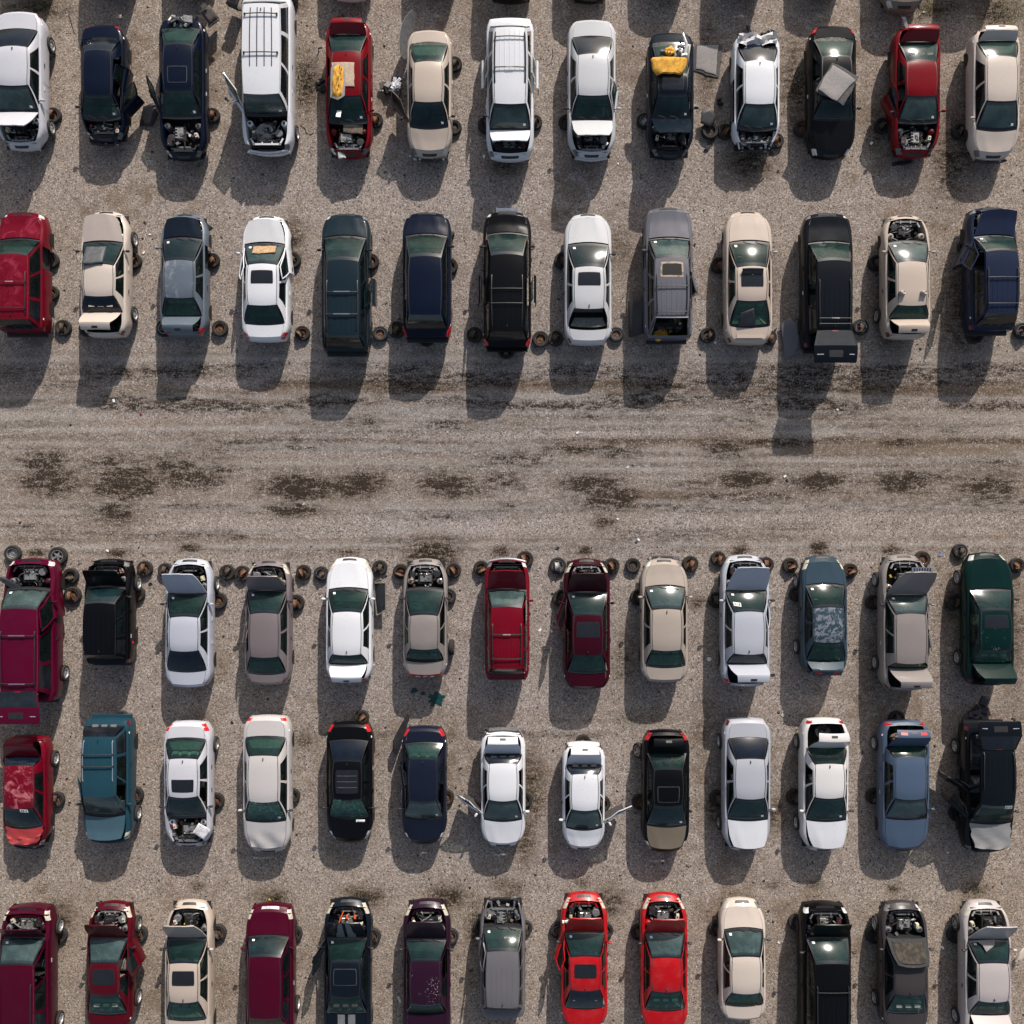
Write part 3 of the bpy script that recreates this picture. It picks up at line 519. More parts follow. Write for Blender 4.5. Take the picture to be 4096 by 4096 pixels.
 {'x': -3.424, 'y': -10.704, 'd': -1, 'yf': 2.313, 'yc': 1.099, 'yrf': 0.347, 'yrr': -1.161, 'yd': -1.739, 'yr': -2.313, 'W': 1.74, 'kind': 'sedan', 'col': 'inkblue', 'label': 'inky blue sedan beside a black panel leaning at its rear corner, fourth row', 'doors': [(1, 'r', 8)], 'mir': 'l', 'tail': 'red', 'stick': 1, 'hl': 3, 'antenna': 1},
 {'x': -0.35, 'y': -10.829, 'd': -1, 'yf': 2.289, 'yc': 1.048, 'yrf': 0.222, 'yrr': -1.139, 'yd': -1.446, 'yr': -2.289, 'W': 1.75, 'kind': 'sedan', 'col': 'white', 'label': 'white sedan with a grey rear bumper and left front door flung open', 'trunk': (47, -0.0), 'doors': [(1, 'f', 56)], 'stick': 1, 'mir': 'r', 'rearbump': 1, 'noseclose': 1},
 {'x': 2.799, 'y': -11.127, 'd': -1, 'yf': 2.115, 'yc': 1.094, 'yrf': 0.288, 'yrr': -1.025, 'yd': -1.326, 'yr': -2.115, 'W': 1.66, 'kind': 'sedan', 'col': 'white', 'label': 'smallest white sedan, its right front door flung open, fourth row', 'trunk': (42, -0.02), 'doors': [(-1, 'f', 62)], 'stick': 1, 'mir': 'l'},
 {'x': 6.003, 'y': -10.941, 'd': -1, 'yf': 2.401, 'yc': 1.157, 'yrf': 0.304, 'yrr': -1.009, 'yd': -1.583, 'yr': -2.401, 'W': 1.82, 'kind': 'sedan', 'col': 'black', 'label': 'black sedan with a weathered tan hood, fourth row', 'trunk': (56, -0.0), 'sr': (-0.395, 0.149, 0.4, 'line'), 'stick': 1, 'mir': '', 'hoodcol': 'tan', 'tail': 'red', 'hl': 1},
 {'x': 9.151, 'y': -10.68, 'd': -1, 'yf': 2.612, 'yc': 1.172, 'yrf': 0.298, 'yrr': -1.161, 'yd': -1.887, 'yr': -2.612, 'W': 1.84, 'kind': 'sedan', 'col': 'silvergrey', 'label': 'grey silver sedan with a bright white hood sitting ajar, fourth row', 'stick': 1, 'mir': 'r', 'wh': [(1, 'r'), (1, 'f')], 'hoodcol': 'white', 'antenna': 1, 'tail': 'dark', 'hood': (5, -0.07)},
 {'x': 12.193, 'y': -10.685, 'd': -1, 'yf': 2.608, 'yc': 1.194, 'yrf': 0.263, 'yrr': -0.976, 'yd': -1.538, 'yr': -2.608, 'W': 1.82, 'kind': 'sedan', 'col': 'cream', 'label': 'white sedan with a spare wheel in its open trunk and a crooked hood', 'trunk': (64, -0.05), 'stick': 1, 'mir': 'lr', 'wh': [(1, 'f'), (1, 'r')], 'antenna': 1, 'tail': 'thin', 'hoodcol': 'white', 'hood': (5, -0.1)},
 {'x': 15.301, 'y': -10.721, 'd': -1, 'yf': 2.572, 'yc': 1.085, 'yrf': 0.274, 'yrr': -1.274, 'yd': -1.623, 'yr': -2.572, 'W': 1.88, 'kind': 'sedan', 'col': 'blue', 'label': 'steel blue sedan with its trunk lid raised over brown cloth, fourth row', 'trunk': (54, -0.05), 'mir': 'r', 'wh': [(1, 'r')], 'tail': 'thin', 'lidlamps': 1},
 {'x': 18.5, 'y': -10.758, 'd': -1, 'yf': 2.486, 'yc': 1.168, 'yrf': 0.368, 'yrr': -1.732, 'yd': -2.249, 'yr': -2.486, 'W': 1.88, 'kind': 'suv', 'col': 'black2', 'label': 'black off-roader with a crumpled silver hood and two left doors open', 'trunk': (185, 0), 'doors': [(1, 'f', 46), (1, 'r', 58)], 'ribs': 1, 'rails': 1, 'mir': 'r', 'wh': [(1, 'r')], 'crumple': 1, 'hoodcol': 'silvercrush', 'label5': 1, 'nose': 'bare', 'hood': (4, -0.12)},
 {'x': -18.877, 'y': -18.216, 'd': 1, 'yf': 2.835, 'yc': 1.692, 'yrf': 0.945, 'yrr': -1.643, 'yd': -2.299, 'yr': -2.835, 'W': 1.95, 'kind': 'suv', 'col': 'magentadark', 'label': 'maroon off-roader at the bottom left corner with its hood up', 'hood': (57, 0), 'stick': 1, 'rails': 1, 'mir': '', 'wh': [(1, 'f'), (1, 'r')], 'hl': 1},
 {'x': -15.669, 'y': -17.737, 'd': 1, 'yf': 2.447, 'yc': 1.122, 'yrf': 0.342, 'yrr': -0.774, 'yd': -1.688, 'yr': -2.447, 'W': 1.74, 'kind': 'sedan', 'col': 'darkred', 'label': 'dark red sedan with sunroof and its right front door open, bottom row', 'hood': (51, -0.1), 'sr': (0.178, -0.38, 0.42, 'dark'), 'doors': [(1, 'f', 24)], 'mir': 'lr', 'wh': [(1, 'f'), (1, 'r')], 'hl': 1},
 {'x': -12.612, 'y': -18.079, 'd': 1, 'yf': 2.835, 'yc': 1.464, 'yrf': 0.707, 'yrr': -0.722, 'yd': -1.571, 'yr': -2.835, 'W': 1.8, 'kind': 'sedan', 'col': 'gold', 'label': 'beige sedan with a dark sunroof and skewed raised hood, bottom row', 'hood': (54, -0.1), 'sr': (0.445, -0.073, 0.42, 'dark'), 'mir': 'lr', 'hoodcol': 'taupelight', 'antenna': 1},
 {'x': -9.426, 'y': -17.904, 'd': 1, 'yf': 2.542, 'yc': 1.418, 'yrf': 0.913, 'yrr': -1.378, 'yd': -2.126, 'yr': -2.542, 'W': 1.86, 'kind': 'van', 'col': 'magentadark', 'label': 'magenta minivan with a shut hood and striped grille, bottom row', 'stick': 1, 'mir': 'lr', 'wh': [(1, 'r')], 'hl': 1, 'grille2': 1},
 {'x': -6.42, 'y': -18.003, 'd': 1, 'yf': 2.841, 'yc': 1.38, 'yrf': 0.585, 'yrr': -0.634, 'yd': -1.414, 'yr': -2.841, 'W': 1.84, 'kind': 'coupe', 'col': 'blackblue', 'label': 'black two-door car with grey racing stripes, bottom row', 'hood': (50, 0), 'doors': [(-1, 'f', 30)], 'sr': (0.395, -0.17, 0.43, 'line'), 'stick': 1, 'mir': 'lr', 'stripes': 1, 'hl': 1},
 {'x': -3.331, 'y': -18.028, 'd': 1, 'yf': 2.816, 'yc': 1.378, 'yrf': 0.731, 'yrr': -0.85, 'yd': -1.363, 'yr': -2.816, 'W': 1.84, 'kind': 'sedan', 'col': 'purple', 'label': 'dark purple sedan with paint flaking off its roof, bottom row', 'hood': (45, 0), 'mir': 'lr', 'chips': 2, 'hl': 1},
 {'x': -0.361, 'y': -17.364, 'd': 1, 'yf': 2.227, 'yc': 1.248, 'yrf': 0.618, 'yrr': -1.477, 'yd': -1.859, 'yr': -2.227, 'W': 1.76, 'kind': 'suv', 'col': 'greymet2', 'label': 'grey boxy car stripped to bare frame rails at its front, bottom row', 'hood': 'off', 'nose': 'off', 'ribs': 1, 'stick': 1, 'mir': '', 'doors': [(-1, 'f', 6)], 'antenna': 1, 'scrawl': 1},
 {'x': 2.818, 'y': -17.463, 'd': 1, 'yf': 2.526, 'yc': 1.084, 'yrf': 0.346, 'yrr': -0.88, 'yd': -1.731, 'yr': -2.526, 'W': 1.82, 'kind': 'sedan', 'col': 'brightred', 'label': 'bright red sedan with a dark sunroof, left door ajar, bottom row', 'hood': (52, 0), 'sr': (0.097, -0.403, 0.42, 'dark'), 'doors': [(-1, 'f', 17)], 'mir': 'lr', 'hl': 1, 'stick': 1},
 {'x': 5.93, 'y': -17.542, 'd': 1, 'yf': 2.581, 'yc': 1.139, 'yrf': 0.377, 'yrr': -0.849, 'yd': -1.725, 'yr': -2.581, 'W': 1.82, 'kind': 'sedan', 'col': 'brightred', 'label': 'bright red sedan with a plain roof, bottom row', 'hood': (53, 0.04), 'mir': 'lr', 'hl': 1, 'stick': 1},
 {'x': 8.991, 'y': -17.461, 'd': 1, 'yf': 2.299, 'yc': 1.205, 'yrf': 0.334, 'yrr': -1.003, 'yd': -1.634, 'yr': -2.299, 'W': 1.78, 'kind': 'sedan', 'col': 'champagne', 'label': 'champagne sedan with hood and doors all shut, bottom row', 'stick': 1, 'mir': 'lr', 'noseclose': 1},
 {'x': 12.193, 'y': -18.369, 'd': 1, 'yf': 3.075, 'yc': 1.836, 'yrf': 1.137, 'yrr': -1.882, 'yd': -2.566, 'yr': -3.075, 'W': 1.92, 'kind': 'suv', 'col': 'black', 'label': 'black off-roader with one silver roof bar and its hood up, bottom row', 'hood': (46, 0.1), 'bars': [0.138], 'rails': 1, 'ribs': 1, 'stick': 1, 'mir': 'lr'},
 {'x': 15.286, 'y': -17.736, 'd': 1, 'yf': 2.466, 'yc': 1.087, 'yrf': 0.432, 'yrr': -0.782, 'yd': -1.646, 'yr': -2.466, 'W': 1.82, 'kind': 'sedan', 'col': 'darktaupe', 'label': 'dark taupe sedan whose hood is flipped back onto its windshield, bottom row', 'mir': 'lr', 'wh': [(-1, 'f'), (-1, 'r')], 'hoodback': 1, 'hood': (150, 0.03)},
 {'x': 18.499, 'y': -18.077, 'd': 1, 'yf': 2.831, 'yc': 1.403, 'yrf': 0.702, 'yrr': -0.704, 'yd': -1.378, 'yr': -2.831, 'W': 1.86, 'kind': 'sedan', 'col': 'champlilac', 'label': 'silvery champagne sedan at the bottom right with hood twisted up', 'hood': (53, 0.16), 'stick': 1, 'mir': 'lr', 'wh': [(-1, 'f'), (-1, 'r')], 'hl': 1, 'trunk': (40, 0.12)},
 {'x': -19.043, 'y': 22.714, 'd': -1, 'yf': 2.312, 'yc': 1.285, 'yrf': 0.924, 'yrr': -0.515, 'yd': -1.364, 'yr': -2.312, 'W': 1.8, 'kind': 'sedan', 'col': 'black', 'label': 'black sedan above the top edge, in line with car column 1 from the left', 'simple': 1, 'off': 1},
 {'x': -15.729, 'y': 22.714, 'd': -1, 'yf': 2.312, 'yc': 1.372, 'yrf': 1.133, 'yrr': -0.766, 'yd': -1.846, 'yr': -2.312, 'W': 1.8, 'kind': 'suv', 'col': 'silver', 'label': 'silver off-roader above the top edge, in line with car column 2 from the left', 'simple': 1, 'off': 1},
 {'x': -12.577, 'y': 22.714, 'd': -1, 'yf': 2.312, 'yc': 1.285, 'yrf': 0.924, 'yrr': -0.515, 'yd': -1.364, 'yr': -2.312, 'W': 1.8, 'kind': 'sedan', 'col': 'darkslate', 'label': 'dark slate sedan above the top edge, in line with car column 3 from the left', 'simple': 1, 'off': 1},
 {'x': -9.246, 'y': 22.449, 'd': -1, 'yf': 2.312, 'yc': 1.334, 'yrf': 1.089, 'yrr': -0.814, 'yd': -1.89, 'yr': -2.312, 'W': 1.8, 'kind': 'van', 'col': 'navy', 'label': 'navy minivan above the top edge, in line with car column 4 from the left', 'simple': 1, 'off': 1},
 {'x': -6.351, 'y': 22.41, 'd': -1, 'yf': 2.312, 'yc': 1.282, 'yrf': 0.916, 'yrr': -0.522, 'yd': -1.368, 'yr': -2.312, 'W': 1.8, 'kind': 'sedan', 'col': 'white', 'label': 'white sedan above the top edge, in line with car column 5 from the left', 'simple': 1, 'off': 1},
 {'x': -2.998, 'y': 22.714, 'd': -1, 'yf': 2.312, 'yc': 1.285, 'yrf': 0.924, 'yrr': -0.515, 'yd': -1.364, 'yr': -2.312, 'W': 1.8, 'kind': 'sedan', 'col': 'taupe', 'label': 'taupe sedan above the top edge, in line with car column 6 from the left', 'simple': 1, 'off': 1},
 {'x': -0.028, 'y': 22.331, 'd': -1, 'yf': 2.312, 'yc': 1.366, 'yrf': 1.12, 'yrr': -0.779, 'yd': -1.852, 'yr': -2.312, 'W': 1.8, 'kind': 'suv', 'col': 'black', 'label': 'black off-roader above the top edge, in line with car column 7 from the left', 'simple': 1, 'off': 1},
 {'x': 3.037, 'y': 22.331, 'd': -1, 'yf': 2.312, 'yc': 1.281, 'yrf': 0.914, 'yrr': -0.524, 'yd': -1.369, 'yr': -2.312, 'W': 1.8, 'kind': 'sedan', 'col': 'black', 'label': 'black sedan above the top edge, in line with car column 8 from the left', 'simple': 1, 'off': 1},
 {'x': 6.054, 'y': 22.714, 'd': -1, 'yf': 2.312, 'yc': 1.285, 'yrf': 0.924, 'yrr': -0.515, 'yd': -1.364, 'yr': -2.312, 'W': 1.8, 'kind': 'sedan', 'col': 'gold', 'label': 'gold sedan above the top edge, in line with car column 9 from the left', 'simple': 1, 'off': 1},
 {'x': 9.126, 'y': 22.714, 'd': -1, 'yf': 2.312, 'yc': 1.372, 'yrf': 1.133, 'yrr': -0.766, 'yd': -1.846, 'yr': -2.312, 'W': 1.8, 'kind': 'suv', 'col': 'maroon', 'label': 'maroon off-roader above the top edge, in line with car column 10 from the left', 'simple': 1, 'off': 1},
 {'x': 12.28, 'y': 22.714, 'd': -1, 'yf': 2.312, 'yc': 1.285, 'yrf': 0.924, 'yrr': -0.515, 'yd': -1.364, 'yr': -2.312, 'W': 1.8, 'kind': 'sedan', 'col': 'silver', 'label': 'silver sedan above the top edge, in line with car column 11 from the left', 'simple': 1, 'off': 1},
 {'x': 15.345, 'y': 21.978, 'd': -1, 'yf': 2.313, 'yc': 1.276, 'yrf': 0.906, 'yrr': -0.532, 'yd': -1.374, 'yr': -2.313, 'W': 1.8, 'kind': 'sedan', 'col': 'tan', 'label': 'tan car nose cut off by the top edge above the red two-door car', 'simple': 1, 'off': 1},
 {'x': 18.423, 'y': 22.714, 'd': -1, 'yf': 2.312, 'yc': 1.372, 'yrf': 1.133, 'yrr': -0.766, 'yd': -1.846, 'yr': -2.312, 'W': 1.8, 'kind': 'suv', 'col': 'slate', 'label': 'slate off-roader above the top edge, in line with car column 13 from the left', 'simple': 1, 'off': 1},
 {'x': 22.003, 'y': 16.673, 'd': -1, 'yf': 2.422, 'yc': 1.407, 'yrf': 0.874, 'yrr': -0.612, 'yd': -1.441, 'yr': -2.422, 'W': 1.8, 'kind': 'sedan', 'col': 'silver', 'label': 'silver sedan just past the right edge, car row 1 from the top', 'simple': 1, 'off': 1},
 {'x': 22.003, 'y': 9.169, 'd': 1, 'yf': 2.425, 'yc': 1.051, 'yrf': 0.207, 'yrr': -1.279, 'yd': -1.818, 'yr': -2.425, 'W': 1.8, 'kind': 'sedan', 'col': 'greymet', 'label': 'grey sedan just past the right edge, car row 2 from the top', 'simple': 1, 'off': 1},
 {'x': 22.003, 'y': -4.287, 'd': 1, 'yf': 2.496, 'yc': 1.308, 'yrf': 0.625, 'yrr': -0.861, 'yd': -1.55, 'yr': -2.496, 'W': 1.8, 'kind': 'sedan', 'col': 'silver', 'label': 'silver sedan just past the right edge, car row 3 from the top', 'simple': 1, 'off': 1},
 {'x': 22.003, 'y': -10.682, 'd': -1, 'yf': 2.526, 'yc': 1.129, 'yrf': 0.266, 'yrr': -1.22, 'yd': -1.741, 'yr': -2.526, 'W': 1.8, 'kind': 'sedan', 'col': 'navy', 'label': 'navy sedan just past the right edge, car row 4 from the top', 'simple': 1, 'off': 1},
 {'x': 22.003, 'y': -17.597, 'd': 1, 'yf': 2.322, 'yc': 1.321, 'yrf': 0.801, 'yrr': -0.685, 'yd': -1.526, 'yr': -2.322, 'W': 1.8, 'kind': 'sedan', 'col': 'gold', 'label': 'gold sedan just past the right edge, car row 5 from the top', 'simple': 1, 'off': 1}]
STANDS = [
 (-17.895, 7.341, 2, 'dark wheel stand between the crimson off-roader and the champagne sedan', 1.5, 'stand'),
 (-11.642, 7.317, 0, 'rusty wheel stand right of the blue-grey sedan with the blotchy roof', 0.6, 'stand'),
 (-16.952, 7.317, 2, 'dark wheel stand half under the champagne sedan, left rear corner', 0, 'stand'),
 (-13.873, 7.317, 3, 'chrome ringed wheel stand half under the blue-grey sedan, left rear corner', 0.2, 'stand'),
 (-8.354, 7.123, 0, 'rusty wheel stand right of the white sedan with cardboard', 2.1, 'stand'),
 (-5.251, 7.103, 3, 'white ringed wheel stand right of the slate green minivan', 1.8, 'stand'),
 (-4.595, 7.265, 2, 'black wheel stand touching the navy minivan, left rear corner', 1.3, 'stand'),
 (-3.404, 6.911, 3, 'ringed wheel stand poking out behind the navy minivan', 1.5, 'stand'),
 (-1.496, 7.062, 2, 'dark rusty wheel stand left of the black off-roader with chrome grille', 0.9, 'stand'),
 (-0.224, 6.426, 2, 'black wheel stand poking out behind the black off-roader with chrome grille', 1.5, 'stand'),
 (1.136, 6.89, 0, 'brown wheel stand, left one of two beside the silver sedan with no rear window', 1.6, 'stand'),
 (1.737, 6.915, 2, 'dark wheel stand touching the silver sedan with no rear window on its left', 0.3, 'stand'),
 (4.159, 7.076, 3, 'silver ringed wheel stand right of the silver sedan with no rear window', 0.1, 'stand'),
 (7.798, 7.048, 2, 'dark wheel stand between the grey off-roader and the gold sedan', 1.4, 'stand'),
 (10.26, 6.962, 0, 'amber rusted wheel stand under the gold sedan, right rear corner', 1.9, 'stand'),
 (13.906, 7.376, 3, 'silver ringed wheel stand between the black off-roader with raised tailgate and the beige sedan', 1.7, 'stand'),
 (18.447, 7.043, 2, 'large dark wheel stand behind the navy off-roader at the right edge', 0.2, 'stand'),
 (20.337, 7.217, 3, 'wheel stand cut by the right edge of the photo, second row', 0.4, 'stand'),
 (-19.903, -1.657, 1, 'pale rimmed wheel stand at the left edge ahead of the big magenta off-roader', 1.8, 'stand'),
 (-17.594, -2.546, 2, 'large wheel stand, upper of two right of the big magenta off-roader', 0.2, 'stand'),
 (-17.515, -3.312, 0, 'rusty wheel stand, lower of two right of the big magenta off-roader', 1.2, 'stand'),
 (-14.639, -2.25, 0, 'rust brown wheel stand right of the short black off-roader', 1.5, 'stand'),
 (-14.945, -3.263, 0, 'wheel stand under the short black off-roader, right side', 1.4, 'stand'),
 (-13.823, -2.324, 2, 'wheel stand half hidden at the left front of the silver lilac sedan', 1.2, 'stand'),
 (-11.352, -2.398, 2, 'wheel stand, left one of two between the silver lilac and purplish taupe sedans', 0.4, 'stand'),
 (-11.698, -3.535, 0, 'rusty wheel stand under the silver lilac sedan, right side', 1.5, 'stand'),
 (-10.752, -2.447, 0, 'rusty wheel stand at the left front of the purplish taupe sedan', 0.5, 'stand'),
 (-8.306, -2.398, 0, 'rusty wheel stand at the right front of the purplish taupe sedan', 1.7, 'stand'),
 (-8.602, -3.609, 0, 'rusty wheel stand under the purplish taupe sedan, right side', 1.5, 'stand'),
 (-7.604, -2.457, 3, 'ringed wheel stand at the left front of the white sedan, third row', 0.7, 'stand'),
 (-5.266, -2.21, 2, 'wheel stand at the right front of the white sedan above the loose door, third row', 1.1, 'stand'),
 (-4.426, -2.373, 0, 'orange rusty wheel stand at the left front of the taupe sedan with exposed engine', 0.4, 'stand'),
 (-2.325, -2.324, 0, 'rusty wheel stand at the right front of the taupe sedan with exposed engine', 2.2, 'stand'),
 (-2.547, -3.362, 3, 'ringed wheel stand under the taupe sedan with exposed engine, right side', 1.4, 'stand'),
 (-1.221, -2.24, 0, 'wheel stand at the left front of the crimson off-roader, third row', 0.6, 'stand'),
 (0.523, -1.879, 0, 'wheel stand peeking from behind the chrome bumper of the crimson off-roader', 2.0, 'stand'),
 (1.828, -2.141, 1, 'wheel stand with silver rim at the left front of the maroon sedan', 1.5, 'stand'),
 (3.978, -2.141, 0, 'rusty wheel stand at the right front of the maroon sedan', 2.0, 'stand'),
 (1.942, -3.436, 2, 'wheel stand under the maroon sedan, left side', 1.5, 'stand'),
 (4.827, -2.126, 2, 'wheel stand at the left front of the champagne taupe sedan', 0.3, 'stand'),
 (7.111, -2.062, 0, 'large rusty wheel stand at the right front of the champagne taupe sedan', 1.1, 'stand'),
 (5.025, -3.411, 2, 'wheel stand under the champagne taupe sedan, left side', 1.5, 'stand'),
 (8.223, -1.854, 0, 'small rusty wheel stand at the left front of the silver sedan with both lids up', 1.4, 'stand'),
 (10.126, -2.101, 0, 'rusty wheel stand at the right front of the silver sedan with both lids up', 1.5, 'stand'),
 (8.149, -3.51, 2, 'wheel stand under the silver sedan with both lids up, left side', 1.5, 'stand'),
 (11.09, -2.126, 0, 'wheel stand at the left front of the slate blue sedan with peeling roof', 0.3, 'stand'),
 (13.482, -2.339, 0, 'rusty wheel stand at the right front of the slate blue sedan with peeling roof', 0.2, 'stand'),
 (11.342, -3.288, 3, 'ringed wheel stand under the slate blue sedan with peeling roof, left side', 1.5, 'stand'),
 (16.359, -1.879, 0, 'rusty wheel stand at the right front of the taupe luxury sedan', 1.5, 'stand'),
 (14.391, -3.609, 2, 'wheel stand under the taupe luxury sedan, left side', 1.5, 'stand'),
 (17.866, -1.558, 3, 'large ringed wheel stand at the left front of the dark green sedan', 0.9, 'stand'),
 (20.14, -2.126, 0, 'rusty wheel stand cut by the right edge beside the dark green sedan', 2.1, 'stand'),
 (17.604, -3.584, 2, 'wheel stand under the dark green sedan, left side', 1.5, 'stand'),
 (-18.287, 15.808, 0, 'wheel stand under the silvery white sedan in the top left corner', 1.5, 'stand'),
 (-11.939, 15.808, 0, 'wheel stand under the long navy sedan, right side', 1.5, 'stand'),
 (-5.448, 15.615, 0, 'wheel stand under the red sedan with foam on its roof, right side', 1.5, 'stand'),
 (-2.305, 15.332, 2, 'wheel stand under the pale gold sedan, right front', 1.5, 'stand'),
 (-2.288, 17.852, 2, 'wheel stand under the pale gold sedan, right rear', 1.5, 'stand'),
 (0.903, 15.532, 2, 'wheel stand under the white minivan, right side', 1.5, 'stand'),
 (-1.033, 15.429, 2, 'wheel stand under the white minivan, left side', 1.5, 'stand'),
 (2.149, 15.532, 2, 'wheel stand under the bright silver sedan, left side', 1.5, 'stand'),
 (5.28, 15.584, 1, 'wheel stand under the dark blue coupe, left side', 1.5, 'stand'),
 (8.507, 15.158, 0, 'wheel stand under the stripped white sedan, left front', 1.5, 'stand'),
 (10.534, 14.799, 0, 'rusty wheel stand under the stripped white sedan, right front', 1.5, 'stand'),
 (11.549, 15.274, 0, 'wheel stand under the black sedan with the felt mat', 1.5, 'stand'),
 (14.767, 15.399, 2, 'wheel stand under the red two-door car, left side', 1.5, 'stand'),
 (17.826, 15.175, 2, 'wheel stand under the pale champagne sedan in the top right corner', 1.5, 'stand'),
 (-18.383, 10.032, 3, 'wheel stand under the crimson off-roader at the left edge, upper one', 1.5, 'stand'),
 (-18.359, 8.729, 0, 'wheel stand under the crimson off-roader at the left edge, lower one', 1.5, 'stand'),
 (-15.076, 10.008, 0, 'wheel stand under the champagne sedan, right side', 1.5, 'stand'),
 (-11.941, 10.032, 0, 'wheel stand under the blue-grey sedan, right side', 1.5, 'stand'),
 (-8.752, 10.04, 2, 'wheel stand under the white sedan with cardboard, right side', 1.5, 'stand'),
 (-5.614, 9.989, 0, 'rusty wheel stand under the slate green minivan, right side', 1.5, 'stand'),
 (2.016, 10.021, 2, 'wheel stand under the silver sedan with no rear window, left side', 1.5, 'stand'),
 (-2.484, 9.801, 2, 'wheel stand under the navy minivan, right side', 1.5, 'stand'),
 (8.242, 9.838, 0, 'wheel stand under the gold sedan with a rear wing, left side', 1.5, 'stand'),
 (14.503, 9.927, 2, 'wheel stand under the beige sedan without a hood, left side', 1.5, 'stand'),
 (18.064, 10.574, 2, 'wheel stand under the navy off-roader at the right edge', 1.5, 'stand'),
 (-18.148, -11.465, 3, 'ringed wheel stand under the crashed red sedan', 1.5, 'stand'),
 (-15.02, -11.28, 0, 'wheel stand under the teal off-roader, right side', 1.5, 'stand'),
 (-15.576, -8.222, 2, 'black wheel stand peeking out behind the teal off-roader', 1.5, 'stand'),
 (-11.79, -11.512, 0, 'wheel stand under the silver-white sedan without a hood, fourth row', 1.5, 'stand'),
 (-8.752, -11.315, 2, 'wheel stand under the pearl white sedan, right side', 1.5, 'stand'),
 (-5.992, -8.187, 0, 'rusty wheel stand behind the black sedan with the segmented roof hatch', 0.2, 'stand'),
 (-2.612, -11.366, 0, 'orange rusty wheel stand under the inky blue sedan, right side', 1.5, 'stand'),
 (0.494, -11.467, 2, 'wheel stand under the white sedan with grey rear bumper, right side', 1.5, 'stand'),
 (3.597, -11.618, 2, 'wheel stand under the smallest white sedan, right side', 1.5, 'stand'),
 (2.841, -9.186, 2, 'wheel stand peeking out behind the smallest white sedan', 1.5, 'stand'),
 (5.088, -11.568, 0, 'wheel stand under the black sedan with the tan hood', 1.5, 'stand'),
 (8.206, -11.416, 2, 'wheel stand under the grey silver sedan with the white hood', 1.5, 'stand'),
 (11.269, -11.366, 2, 'wheel stand under the white sedan with a spare in its trunk', 1.5, 'stand'),
 (14.421, -11.335, 2, 'wheel stand under the steel blue sedan', 1.5, 'stand'),
 (15.345, -8.245, 2, 'black wheel stand peeking out behind the steel blue sedan', 1.5, 'stand'),
 (17.743, -12.027, 2, 'wheel stand under the black off-roader with crumpled hood', 1.5, 'stand'),
 (-18.032, -16.867, 2, 'wheel stand under the maroon off-roader in the bottom left corner', 1.5, 'stand'),
 (-14.858, -16.82, 3, 'ringed wheel stand under the dark red sedan, bottom row', 1.5, 'stand'),
 (-11.716, -16.774, 3, 'ringed wheel stand under the beige sedan with sunroof, bottom row', 1.5, 'stand'),
 (-8.667, -16.812, 2, 'wheel stand under the magenta minivan', 1.5, 'stand'),
 (-5.538, -16.913, 3, 'ringed wheel stand under the two-door car with racing stripes', 1.5, 'stand'),
 (-2.435, -16.913, 3, 'ringed wheel stand under the dark purple sedan', 1.5, 'stand'),
 (0.52, -16.585, 2, 'wheel stand under the grey boxy car, right side', 1.5, 'stand'),
 (-1.211, -16.56, 2, 'wheel stand under the grey boxy car, left side', 1.5, 'stand'),
 (1.831, -16.686, 3, 'ringed wheel stand under the bright red sedan with sunroof, left side', 1.5, 'stand'),
 (3.749, -16.686, 2, 'wheel stand under the bright red sedan with sunroof, right side', 1.5, 'stand'),
 (5.022, -16.762, 2, 'wheel stand under the bright red sedan with a plain roof', 1.5, 'stand'),
 (8.131, -16.61, 2, 'wheel stand under the fully shut champagne sedan, bottom row', 1.5, 'stand'),
 (11.342, -16.373, 2, 'wheel stand under the black off-roader with one silver roof bar', 1.5, 'stand'),
 (14.431, -16.867, 2, 'wheel stand under the dark taupe sedan with flipped hood', 1.5, 'stand'),
 (17.669, -16.867, 2, 'wheel stand under the silvery champagne sedan at the bottom right', 1.5, 'stand'),
 (-18.099, -1.755, 1, 'tyre with a five-hole alloy rim lying ahead of the big magenta off-roader', 0, 'wheel'),
 (7.895, 15.2, 2, 'loose black tyre under a black plate, left of the stripped white sedan', 0, 'wheel'),
 (5.022, -9.448, 1, 'silver alloy wheel leaning against the black sedan with the tan hood', 0, 'lean'),
 (-2.394, -5.364, 2, 'narrow black tyre standing upright right of the taupe sedan', 0, 'upright'),
 (-2.475, 10.822, 2, 'black tyre leaning at the right front of the navy minivan', 0.4, 'upright')]

GROUP='scrap cars parked in rows'
KD={'sedan':(.95,1.43),'coupe':(.90,1.33),'suv':(1.10,1.78),'van':(1.04,1.72),'bigvan':(1.12,1.92)}
NAME={'sedan':'sedan_car','coupe':'coupe_car','suv':'off_road_car','van':'minivan','bigvan':'large_van'}
LIFT=.17
def lerp(a,b,t): return a+(b-a)*t
def V3(*a): return Vector(a)

